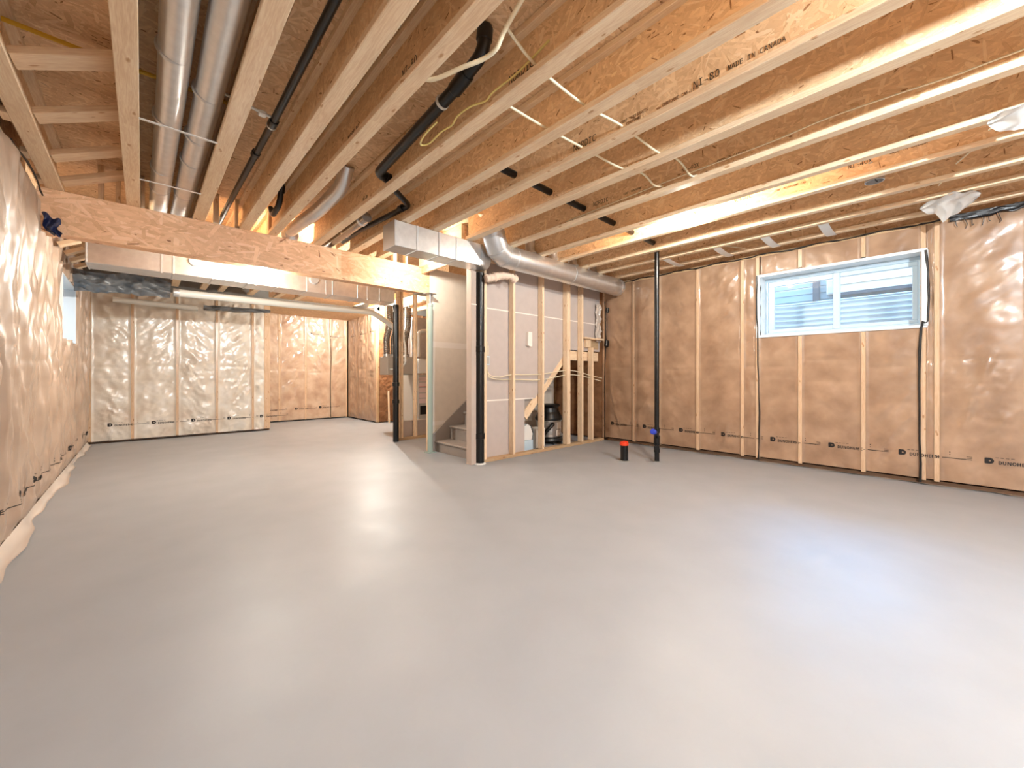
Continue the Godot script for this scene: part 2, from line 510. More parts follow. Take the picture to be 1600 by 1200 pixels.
# the maker's mark that repeats along the film: a D with a dot, a word and a ruled line
func print_mark(st: Node3D, w: Dictionary, s: float, y: float, sc := 1.0) -> void:
	var mb := MB.new()
	var K := 28
	var P: Array[Vector2] = []; var Q: Array[Vector2] = []
	for k in K:
		var a := TAU * k / K
		var d := Vector2(cos(a), sin(a))
		var R := 0.027
		if d.x < 0.0:
			R = minf(0.029 / maxf(absf(d.x), 0.001), 0.027 / maxf(absf(d.y), 0.001))
		P.append(Vector2(0.026, 0.0) + d * R); Q.append(Vector2(0.028, 0.0) + d * 0.0065)
	for k in K:
		var l := (k + 1) % K
		mb.quad(V(P[k].x, P[k].y, 0) * sc, V(P[l].x, P[l].y, 0) * sc, V(Q[l].x, Q[l].y, 0) * sc, V(Q[k].x, Q[k].y, 0) * sc, Vector3.BACK)
	for j in 8:                                               # ruled line in short runs that follow the film
		var x0 := 0.245 + j * 0.026
		mb.quad(V(x0, -0.008, 0) * sc, V(x0 + 0.026, -0.008, 0) * sc, V(x0 + 0.026, -0.014, 0) * sc, V(x0, -0.014, 0) * sc, Vector3.BACK)
	for j in 3:
		mb.quad(V(0.455, 0.018 - j * 0.014, 0) * sc, V(0.49, 0.018 - j * 0.014, 0) * sc, V(0.49, 0.014 - j * 0.014, 0) * sc, V(0.455, 0.014 - j * 0.014, 0) * sc, Vector3.BACK)
	for j in 4:
		var x0 := 0.06 + j * 0.03
		mb.quad(V(x0, 0.034, 0) * sc, V(x0 + 0.02, 0.034, 0) * sc, V(x0 + 0.02, 0.030, 0) * sc, V(x0, 0.030, 0) * sc, Vector3.BACK)
	mb.quad(V(0.345, 0.05, 0) * sc, V(0.353, 0.05, 0) * sc, V(0.353, 0.042, 0) * sc, V(0.345, 0.042, 0) * sc, Vector3.BACK)
	mb.quad(V(0.345, 0.025, 0) * sc, V(0.353, 0.025, 0) * sc, V(0.353, 0.017, 0) * sc, V(0.345, 0.017, 0) * sc, Vector3.BACK)
	conform(st, "printed_emblem", mb.done(), w, s, y, M.ink)
	var tm := letters("DUNOHERSE", 0.030 * sc, 800, false, 0.86)
	conform(st, "printed_word", tm, w, s + 0.075 * sc, y - 0.012 * sc, M.ink)

func seal_line(st: Node3D, pts: Array, r := 0.006) -> void:
	var mb := MB.new()
	var p := smooth(pts, 3)
	var rr := PackedFloat32Array()
	for i in p.size():
		rr.append(r * rng.randf_range(0.6, 1.35))
		p[i] += V(rng.randf_range(-1, 1), rng.randf_range(-1, 1), rng.randf_range(-1, 1)) * r * 0.5
	mb.tube(p, rr, 7)
	part("sealant_line", mb, M.seal, st)

func solid(st: Node3D, called: String, lo: Vector3, hi: Vector3, m: Material, bev := 0.0) -> void:
	var mb := MB.new()
	mb.bx(lo, hi, bev, roff())
	part(called, mb, m, st)

func build_walls() -> void:
	# --- right wall, with the wide window
	var r := struct("wall_right", "long right wall of tan insulation behind clear film, with the wide window")
	var w := new_wall(V(RW, 0, 0), Vector3.BACK, Vector3.LEFT, [-3.83, -3.277, -2.86, -2.295, -1.732, -1.56, -1.12, -0.561, -0.115, -0.023, 0.545, 1.11, 1.67, 2.23, 2.60], 0.010, 0.020, 0.0, 3)
	solid(r, "foundation", V(RW + 0.15, -0.1, -8.9), V(RW + 0.35, 1.55, 2.8), M.concrete)
	solid(r, "foundation", V(RW + 0.15, 2.31, -8.9), V(RW + 0.35, 2.95, 2.8), M.concrete)
	solid(r, "foundation", V(RW + 0.15, 1.55, -8.9), V(RW + 0.35, 2.31, -1.55), M.concrete)
	solid(r, "foundation", V(RW + 0.15, 1.55, -0.11), V(RW + 0.35, 2.31, 2.8), M.concrete)
	solid(r, "bottom_plate", V(RW + 0.035, 0.0, -8.7), V(RW + 0.15, 0.038, 2.6), M.treated, 0.002)
	solid(r, "top_plate", V(RW + 0.004, 2.547, -8.7), V(RW + 0.15, 2.585, 2.6), M.old, 0.002)
	solid(r, "rim_board", V(RW + 0.06, 2.588, -8.7), V(RW + 0.14, 2.886, 2.6), M.deck, 0.0)
	for i in w.studs.size():
		var s: float = w.studs[i]
		if i == 6 or i == 7:
			wall_stud(r, w, s, 0.038, 1.535, M.film_stud); wall_stud(r, w, s, 2.335, 2.546, M.film_stud)
		else:
			wall_stud(r, w, s, 0.038, 2.546, M.film_stud)
		if i == w.studs.size() - 1: break
		var a: float = s + 0.019; var b: float = w.studs[i + 1] - 0.019
		if i >= 5 and i <= 7:
			batt(r, w, a, b, 0.055, 1.545, M.batt); batt(r, w, a, b, 2.32, 2.55, M.batt)
		else:
			batt(r, w, a, b, 0.055, 2.55, M.batt)
	for i in 9:                                              # bare bays behind the stair and the furnace
		var z0 := -8.66 + i * 0.537
		var bw := new_wall(V(RW, 0, 0), Vector3.BACK, Vector3.LEFT, [z0, z0 + 0.537], 0.012, 0.015, 0.0, 60 + i)
		wall_stud(r, bw, z0, 0.038, 2.546, M.old)
		batt(r, bw, z0 + 0.019, z0 + 0.518, 0.035, 2.55, M.batt_bare)
	for i in 11:
		print_mark(r, w, -3.684 + i * 0.566, 0.292)
	var line := []
	for i in 40: line.append(V(RW - 0.012, 2.567 + 0.008 * sin(i * 1.9), lerpf(-3.75, 2.5, i / 39.0)))
	seal_line(r, line, 0.008)
	seal_line(r, [V(RW - 0.012, 0.02, -1.545), V(RW - 0.012, 0.6, -1.538), V(RW - 0.012, 1.2, -1.55), V(RW - 0.015, 1.56, -1.552), V(RW - 0.02, 1.9, -1.565), V(RW - 0.02, 2.32, -1.562)], 0.007)
	seal_line(r, [V(RW - 0.012, 2.33, -1.53), V(RW - 0.01, 2.55, -1.525)], 0.004)
	seal_line(r, [V(RW - 0.012, 0.02, -0.135), V(RW - 0.012, 0.7, -0.14), V(RW - 0.012, 1.54, -0.132), V(RW - 0.02, 1.6, -0.085), V(RW - 0.02, 1.95, -0.075), V(RW - 0.02, 2.3, -0.095)], 0.009)
	seal_line(r, [V(RW - 0.015, 0.03, -3.80), V(RW - 0.02, 0.5, -3.79), V(RW - 0.02, 1.0, -3.80), V(RW - 0.015, 1.6, -3.78), V(RW - 0.02, 2.3, -3.79)], 0.008)
	var skirt := MB.new()
	skirt.sheet(func(u, v): return V(RW + 0.03 - v * (0.05 + 0.012 * sin(u * 57.0) + 0.01 * sin(u * 143.0)), 0.003 + 0.006 * v * (1.0 - v) + 0.004 * (1.0 + sin(u * 80.0)) * v, lerpf(-3.7, 2.5, u)), 200, 3, Vector2(6, 0.1), Vector3.UP)
	part("film_edge", skirt, M.film, r)

	# --- left wall, film hanging in soft folds, with the small window
	var l := struct("wall_left", "left wall of pale insulation behind loose folded film")
	var ls := []
	for i in 20: ls.append(-2.6 + i * 0.55)
	ls.append_array([])
	ls = [-2.6, -2.0, -1.4, -0.8, -0.2, 0.4, 1.0, 1.55, 2.1, 2.65, 3.2, 3.75, 4.3, 4.85, 5.4, 5.95, 6.17, 6.72, 7.33, 7.9, 8.45, 8.98]
	var lw := new_wall(V(LW, 0, 0), Vector3.FORWARD, Vector3.RIGHT, ls, 0.016, 0.012, 0.055, 17)
	solid(l, "foundation", V(LW - 0.35, -0.1, -10.6), V(LW - 0.15, 1.45, 2.8), M.concrete)
	solid(l, "foundation", V(LW - 0.35, 2.14, -10.6), V(LW - 0.15, 2.95, 2.8), M.concrete)
	solid(l, "foundation", V(LW - 0.35, 1.45, -6.19), V(LW - 0.15, 2.14, 2.8), M.concrete)
	solid(l, "foundation", V(LW - 0.35, 1.45, -10.6), V(LW - 0.15, 2.14, -7.31), M.concrete)
	solid(l, "bottom_plate", V(LW - 0.15, 0.0, -9.0), V(LW - 0.012, 0.038, 2.6), M.treated, 0.002)
	solid(l, "top_plate", V(LW - 0.15, 2.547, -9.0), V(LW - 0.004, 2.585, 2.6), M.old, 0.002)
	solid(l, "rim_board", V(LW - 0.14, 2.588, -9.0), V(LW - 0.06, 2.886, 2.6), M.deck, 0.0)
	for i in ls.size() - 1:
		var a: float = ls[i]; var b: float = ls[i + 1]
		wall_stud(l, lw, a, 0.038, 1.44 if i == 17 else 2.546, M.film_stud)
		if a > 6.1 and b < 7.4:
			batt(l, lw, a + 0.004, b - 0.004, 0.035, 1.455, M.batt_soft); batt(l, lw, a + 0.004, b - 0.004, 2.135, 2.55, M.batt_soft)
		else:
			batt(l, lw, a + 0.004, b - 0.004, 0.035, 2.55, M.batt_soft)
	for i in 14:
		print_mark(l, lw, 0.5 + i * 0.6, 0.262 + 0.02 * sin(i * 1.3))
	var lsk := MB.new()
	lsk.sheet(func(u, v): return V(LW + 0.012 + v * (0.03 + 0.08 * u + 0.022 * sin(u * 31.0) + 0.012 * sin(u * 77.0) + 0.008 * sin(u * 143.0)), maxf(0.004, 0.05 * (1.0 - v) * (1.0 - v) + 0.012 * v * (0.5 + 0.5 * sin(u * 61.0))), lerpf(-8.95, 2.5, u)), 200, 6, Vector2(11, 0.1), Vector3.UP)
	part("film_edge", lsk, M.film, l)
	seal_line(l, [V(LW + 0.02, 2.56, -4.0), V(LW + 0.05, 2.55, -4.5), V(LW + 0.05, 2.5, -4.85)], 0.006)

	# --- back wall
	var k := struct("wall_back", "far back wall of film covered insulation, left of the alcove")
	var bs := [-0.60, -0.115, 0.447, 1.002, 1.56, 1.80]
	var kw := new_wall(V(0, 0, BW), Vector3.RIGHT, Vector3.BACK, bs, 0.014, 0.034, 0.0, 29)
	solid(k, "foundation", V(LW - 0.3, -0.1, BW - 0.36), V(1.86, 2.95, BW - 0.16), M.concrete)
	solid(k, "bottom_plate", V(LW, 0.0, BW - 0.15), V(1.84, 0.038, BW - 0.012), M.treated, 0.002)
	for i in bs.size():
		wall_stud(k, kw, bs[i], 0.038, 2.5, M.film_stud, 0.10 if i == 5 else 0.038)
		if i < bs.size() - 1: batt(k, kw, bs[i] + 0.019, bs[i + 1] - (0.05 if i == 4 else 0.019), 0.035, 2.5, M.batt_pale)
	for i in 5: print_mark(k, kw, -0.55 + i * 0.52 + 0.15, 0.285)
	var kl := []
	for i in 14: kl.append(V(lerpf(-0.6, 1.8, i / 13.0), 0.02 + 0.006 * sin(i * 2.0), BW + 0.014))
	seal_line(k, kl, 0.007)

	# --- alcove
	var ab := struct("wall_alcove_back", "back wall of the alcove, tan insulation under film")
	var as_ := [1.90, 2.331, 2.89, 3.467, 3.86]
	var aw := new_wall(V(0, 0, AB), Vector3.RIGHT, Vector3.BACK, as_, 0.012, 0.024, 0.0, 37)
	solid(ab, "foundation", V(1.6, -0.1, AB - 0.36), V(4.3, 2.95, AB - 0.16), M.concrete)
	solid(ab, "foundation", V(1.62, -0.1, AB - 0.2), V(1.86, 2.95, BW - 0.36), M.concrete)
	for i in as_.size():
		wall_stud(ab, aw, as_[i], 0.02, 2.5, M.film_stud)
		if i < as_.size() - 1: batt(ab, aw, as_[i] + 0.019, as_[i + 1] - 0.019, 0.03, 2.5, M.batt_mid)
	print_mark(ab, aw, 2.0, 0.29); print_mark(ab, aw, 2.66, 0.29); print_mark(ab, aw, 3.2, 0.30)
	for q in [[3.0, 2.10], [3.45, 2.06]]: print_mark(ab, aw, q[0], q[1], 0.7)
	seal_line(ab, [V(3.467, 0.03, AB + 0.02), V(3.46, 0.8, AB + 0.02), V(3.47, 1.5, AB + 0.02), V(3.465, 2.0, AB + 0.02)], 0.006)
	var al := struct("wall_alcove_side", "right side wall of the alcove, tan insulation under loose film")
	var ss := [-10.38, -9.80, -9.22, -8.74]
	var sw := new_wall(V(3.9, 0, 0), Vector3.BACK, Vector3.LEFT, ss, 0.018, 0.03, 0.02, 43)
	solid(al, "foundation", V(4.06, -0.1, AB - 0.2), V(4.3, 2.95, -8.9), M.concrete)
	for i in ss.size():
		wall_stud(al, sw, ss[i], 0.02, 2.5, M.film_stud)
		if i < 3: batt(al, sw, ss[i] + 0.019, ss[i + 1] - 0.019, 0.03, 2.5, M.batt_mid)
	print_mark(al, sw, -10.2, 2.07, 0.7); print_mark(al, sw, -9.6, 2.08, 0.7); print_mark(al, sw, -9.05, 2.10, 0.6)
	var fb := struct("wall_furnace", "bare insulation wall behind the furnace")
	solid(fb, "foundation", V(4.06, -0.1, -9.06), V(RW + 0.3, 2.95, -8.86), M.concrete)
	var fs := [3.93, 4.5, 5.06, 5.62]
	var fw := new_wall(V(0, 0, -8.70), Vector3.RIGHT, Vector3.BACK, fs, 0.02, 0.02, 0.0, 47)
	for i in 4:
		wall_stud(fb, fw, fs[i], 0.02, 2.55, M.old)
		if i < 3: batt(fb, fw, fs[i] + 0.019, fs[i + 1] - 0.019, 0.02, 2.55, M.batt_bare)

	# --- wall behind the camera
	var fr := struct("wall_front", "insulated wall behind the viewer")
	solid(fr, "foundation", V(LW - 0.3, -0.1, FW + 0.15), V(RW + 0.3, 2.95, FW + 0.35), M.concrete)
	var gs := [-5.6, -4.5, -3.4, -2.3, -1.2, -0.1, 0.6]
	var gw := new_wall(V(0, 0, FW), Vector3.LEFT, Vector3.FORWARD, gs, 0.012, 0.02, 0.0, 51)
	for i in gs.size() - 1:
		wall_stud(fr, gw, gs[i], 0.02, 2.55, M.film_stud)
		batt(fr, gw, gs[i] + 0.019, gs[i + 1] - 0.019, 0.02, 2.55, M.batt)


func build_shell() -> void:
	var f := MB.new()
	f.bx(V(LW - 0.36, -0.15, -10.9), V(RW + 0.36, 0.0, FW + 0.4), 0.0)
	tag(part("floor", f, M.floor, self), "smooth grey painted concrete basement floor", "", "", "structure")
	var c := struct("ceiling", "underside of the oriented strand board subfloor")
	# sheets of the subfloor, laid across the joists with narrow gaps
	var row := 0
	var z := -10.9
	while z < FW + 0.3:
		var x := LW - 0.36 - (0.9 if row % 2 else 0.0)
		while x < RW + 0.36:
			solid(c, "subfloor_panel", V(maxf(x, LW - 0.36), DECK, z), V(minf(x + 2.43, RW + 0.36), DECK + 0.018, minf(z + 1.216, FW + 0.4)), M.deck, 0.002)
			x += 2.436
		z += 1.219
		row += 1
	solid(c, "floor_covering", V(LW - 0.36, DECK + 0.019, -10.9), V(RW + 0.36, DECK + 0.06, FW + 0.4), M.concrete)
	# the low board over the alcove
	solid(c, "alcove_soffit", V(1.86, 2.50, AB - 0.1), V(4.06, 2.53, BW - 0.02), M.deck, 0.002)


func build_windows() -> void:
	# wide slider in the right wall: film lined opening, vinyl frame, two panes
	var w := struct("window_1", "wide white vinyl slider window in the right wall")
	var z0 := -1.545; var z1 := -0.115; var y0 := 1.558; var y1 := 2.302; var xi := RW - 0.006; var xo := RW + 0.22
	var lin := MB.new()
	var wob := func(a: float, b: float) -> float: return 0.006 * sin(a * 23.0 + b * 9.0) + 0.004 * sin(a * 51.0)
	lin.sheet(func(u, v): return V(lerpf(xi, xo, u), y0 + 0.004 + wob.call(v * 1.4, u) * (1 - u), lerpf(z0, z1, v)), 6, 40, Vector2.ONE, Vector3.UP)
	lin.sheet(func(u, v): return V(lerpf(xi, xo, u), y1 - 0.006 + wob.call(v * 1.1, u) * (1 - u), lerpf(z0, z1, v)), 6, 40, Vector2.ONE, Vector3.DOWN)
	lin.sheet(func(u, v): return V(lerpf(xi, xo, u), lerpf(y0, y1, v), z0 + 0.016 + wob.call(v * 0.8, u) * (1 - u)), 6, 30, Vector2.ONE, Vector3.BACK)
	lin.sheet(func(u, v): return V(lerpf(xi, xo, u), lerpf(y0, y1, v), z1 - 0.014 + wob.call(v * 0.9, u) * (1 - u)), 6, 30, Vector2.ONE, Vector3.FORWARD)
	for q in [[V(xi - 0.006, y0 - 0.018, z0 - 0.03), V(xi + 0.004, y0 + 0.012, z1 + 0.03)], [V(xi - 0.006, y1 - 0.010, z0 - 0.03), V(xi + 0.004, y1 + 0.022, z1 + 0.03)], [V(xi - 0.006, y0, z0 - 0.03), V(xi + 0.004, y1, z0 + 0.012)], [V(xi - 0.006, y0, z1 - 0.012), V(xi + 0.004, y1, z1 + 0.035)]]:
		lin.bx(q[0], q[1], 0.003)
	part("film_lining", lin, M.white_film, w)
	var fx := RW + 0.20
	var fr := MB.new()
	fr.bx(V(fx, y0, z0), V(fx + 0.07, y0 + 0.05, z1), 0.004); fr.bx(V(fx, y1 - 0.05, z0), V(fx + 0.07, y1, z1), 0.004)
	fr.bx(V(fx, y0 + 0.05, z0), V(fx + 0.07, y1 - 0.05, z0 + 0.05), 0.004); fr.bx(V(fx, y0 + 0.05, z1 - 0.04), V(fx + 0.07, y1 - 0.05, z1), 0.004)
	part("frame", fr, M.vinyl, w)
	part("meeting_stile", _box(V(fx + 0.005, y0 + 0.05, -0.847), V(fx + 0.055, y1 - 0.05, -0.783), 0.006), M.vinyl, w)
	var sash := MB.new()
	for q in [[y0 + 0.05, y0 + 0.095, z0 + 0.05, -0.847], [y1 - 0.11, y1 - 0.05, z0 + 0.05, -0.847], [y0 + 0.095, y1 - 0.11, z0 + 0.05, z0 + 0.115], [y0 + 0.05, y0 + 0.09, -0.783, z1 - 0.04], [y1 - 0.10, y1 - 0.05, -0.783, z1 - 0.04], [y0 + 0.09, y1 - 0.10, z1 - 0.085, z1 - 0.04]]:
		sash.bx(V(fx + 0.012, q[0], q[2]), V(fx + 0.05, q[1], q[3]), 0.005)
	part("sash", sash, M.vinyl, w)
	part("pane", _box(V(fx + 0.03, y0 + 0.09, z0 + 0.11), V(fx + 0.034, y1 - 0.10, -0.845), 0.0), M.glass, w)
	part("pane", _box(V(fx + 0.03, y0 + 0.085, -0.785), V(fx + 0.034, y1 - 0.095, z1 - 0.08), 0.0), M.glass, w)

	# small window far along the left wall
	var s := struct("window_2", "small white vinyl window far along the left wall")
	var a0 := -7.30; var a1 := -6.20; var b0 := 1.46; var b1 := 2.13
	var f2 := MB.new()
	var lx := LW - 0.20
	for q in [[b0, b0 + 0.06, a0, a1], [b1 - 0.06, b1, a0, a1], [b0 + 0.06, b1 - 0.06, a0, a0 + 0.06], [b0 + 0.06, b1 - 0.06, a1 - 0.06, a1], [b0 + 0.06, b1 - 0.06, -6.78, -6.72]]:
		f2.bx(V(lx - 0.07, q[0], q[2]), V(lx, q[1], q[3]), 0.005)
	part("frame", f2, M.vinyl, s)
	part("latch", _box(V(lx, 1.74, -6.76), V(lx + 0.02, 1.80, -6.73), 0.004), M.grey_box, s)
	part("pane", _box(V(lx - 0.04, b0 + 0.06, a0 + 0.06), V(lx - 0.036, b1 - 0.06, -6.78), 0.0), M.glass, s)
	part("pane", _box(V(lx - 0.04, b0 + 0.06, -6.72), V(lx - 0.036, b1 - 0.06, a1 - 0.06), 0.0), M.glass, s)
	var l2 := MB.new()
	l2.bx(V(lx, b0 - 0.01, a0 - 0.01), V(LW + 0.03, b0 + 0.004, a1 + 0.01), 0.003); l2.bx(V(lx, b1 - 0.004, a0 - 0.01), V(LW + 0.03, b1 + 0.01, a1 + 0.01), 0.003)
	l2.bx(V(lx, b0, a0 - 0.01), V(LW + 0.03, b1, a0 + 0.004), 0.003); l2.bx(V(lx, b0, a1 - 0.004), V(LW + 0.03, b1, a1 + 0.01), 0.003)
	part("film_lining", l2, M.white_film, s)

func _box(lo: Vector3, hi: Vector3, bev := 0.003) -> MB:
	var m := MB.new()
	m.bx(lo, hi, bev, roff())
	return m


func corrugated_well(called: String, label: String, side: float, x0: float, zc: float, half: float, reach: float, y0: float, y1: float) -> void:
	var t := thing(called, label, "window well", V(x0, y0, zc))
	var path := PackedVector2Array()                       # a U in plan: (away from the wall, along it)
	path.append(Vector2(0, -half)); path.append(Vector2(reach * 0.5, -half))
	for k in 9: path.append(Vector2(reach - 0.35 + 0.35 * sin(PI * 0.5 * k / 8.0), -half + 0.35 - 0.35 * cos(PI * 0.5 * k / 8.0)))
	var back := PackedVector2Array()
	for p in path: back.append(Vector2(p.x, -p.y))
	back.reverse()
	path.append_array(back)
	var mb := MB.new()
	var nv := 96
	for shell in [0.0, 0.004]:
		mb.sheet(func(u, v):
			var i := mini(int(u * (path.size() - 1)), path.size() - 2)
			var q := path[i].lerp(path[i + 1], u * (path.size() - 1) - i)
			var c: float = 1.0 + (0.010 * sin(v * (y1 - y0) / 0.068 * TAU) + shell) / 0.6
			return V(side * q.x * c, v * (y1 - y0), q.y * c), path.size() - 1, nv, Vector2.ONE)
	part("corrugated_wall", mb, M.well, t)
	var rim := PackedVector3Array()
	for p in path: rim.append(V(side * p.x, y1 - y0, p.y))
	var rm := MB.new(); rm.tube(rim, 0.012, 8)
	part("rolled_rim", rm, M.well, t)

func build_outside() -> void:
	var g := MB.new()
	g.bx(V(RW + 0.36, 1.2, -14), V(30, 1.45, 12), 0.0)
	tag(part("ground", g, M.soil, self), "bare soil outside the right wall", "", "", "structure")
	var g2 := MB.new()
	g2.bx(V(-20, 1.2, -16), V(LW - 0.36, 1.4, 8), 0.0)
	tag(part("ground", g2, M.soil, self), "bare soil outside the left wall", "", "", "structure")
	corrugated_well("window_well", "corrugated steel window well outside the wide right window", 1.0, RW + 0.37, -0.83, 0.92, 0.75, 1.45, 2.075)
	corrugated_well("window_well", "corrugated steel window well outside the small left window", -1.0, LW - 0.37, -6.75, 0.8, 0.6, 1.4, 1.95)
	# house across: blue lap siding, and a grey bump-out hung nearer
	var h := thing("neighbor_house", "neighbouring house with pale blue lap siding seen through the window's left pane", "house", V(9.0, 1.45, -1.0))
	for i in 16:
		var mb := MB.new()
		mb.bar(V(0.0, i * 0.125 + 0.07, -7), V(0.0, i * 0.125 + 0.07, 7), V(0.12, 1, 0), 0.14, 0.02, 0.002)
		part("siding_board", mb, M.siding_blue, h)
	part("wall", _box(V(0.02, 0, -7), V(3.0, 2.0, 7), 0.0), M.siding_blue, h)
	var n := thing("siding_bay", "pale grey lap sided bay overhanging outside the window's right pane", "bay", V(8.2, 2.40, 0.5))
	for i in 3:
		var mb := MB.new()
		mb.bar(V(0.0, i * 0.125 + 0.07, -1.62), V(0.0, i * 0.125 + 0.07, 3), V(0.12, 1, 0), 0.14, 0.02, 0.002)
		part("siding_board", mb, M.siding_grey, n)
	part("bay_body", _box(V(0.015, 0, -1.62), V(0.7, 0.42, 3), 0.0), M.siding_grey, n)
	part("soffit_trim", _box(V(-0.02, -0.05, -1.64), V(0.7, 0.0, 3), 0.004), M.gutter, n)
	var d := thing("downspout", "dark blue downspout on the neighbouring house", "downspout", V(8.9, 1.45, -1.52))
	part("pipe", _box(V(-0.04, 0, -0.05), V(0.04, 1.9, 0.05), 0.01), M.gutter, d)
	for i in 2: part("strap", _box(V(-0.05, 0.9 + i * 0.5, -0.06), V(0.05, 0.94 + i * 0.5, 0.06), 0.004), M.gutter, d)
	var u := thing("utility_box", "white utility box on the neighbouring house beside the dark downspout", "box", V(8.86, 2.5, -1.27))
	part("case", _box(V(0.0, 0, -0.1), V(0.12, 0.26, 0.1), 0.01), M.white, u)
	part("cover", _box(V(-0.012, 0.02, -0.08), V(0.0, 0.24, 0.08), 0.004), M.vinyl, u)


# ---------------------------------------------------------------- joists and beam
# an I-joist: right edge of its bottom flange at xr
func joist(label: String, xr: float, wd: float, z0: float, z1: float, words: Array = []) -> void:
	var xc := xr - wd * 0.5
	var t := thing("floor_joist", label, "joist", V(xc, TOP, 0), "")
	var fl := MB.new(); fl.bx(V(-wd * 0.5, 0, z0), V(wd * 0.5, 0.038, z1), 0.003, roff())
	part("bottom_flange", fl, M.flange, t)
	var ft := MB.new(); ft.bx(V(-wd * 0.5, DECK - TOP - 0.038, z0), V(wd * 0.5, DECK - TOP - 0.001, z1), 0.003, roff())
	part("top_flange", ft, M.flange, t)
	var wb := MB.new()
	var o := roff()
	var hh := DECK - TOP
	for sx in [-1.0, 1.0]:
		var X: float = sx * 0.005
		wb.quad(V(X, 0.03, z0), V(X, 0.03, z1), V(X, hh - 0.03, z1), V(X, hh - 0.03, z0), V(sx, 0, 0), o + Vector2(z0, 0.03), o + Vector2(z1, 0.03), o + Vector2(z1, hh - 0.03), o + Vector2(z0, hh - 0.03))
	for z in [z0, z1]:
		wb.quad(V(-0.005, 0.03, z), V(0.005, 0.03, z), V(0.005, hh - 0.03, z), V(-0.005, hh - 0.03, z), V(0, 0, -1 if z == z0 else 1))
	part("web", wb, M.web, t)
	for q in words:                                           # printing on the web face towards the room: text, z, y above the flange, height
		var p := part("printed_word", letters(q[0], q[3], 700 if q[3] > 0.03 else 400, true, 0.85), M.ink if q[3] > 0.025 else M.ink_faint, t, V(-0.0062, q[2], q[1]))
		p.rotation = V(0, -PI / 2, 0.0)

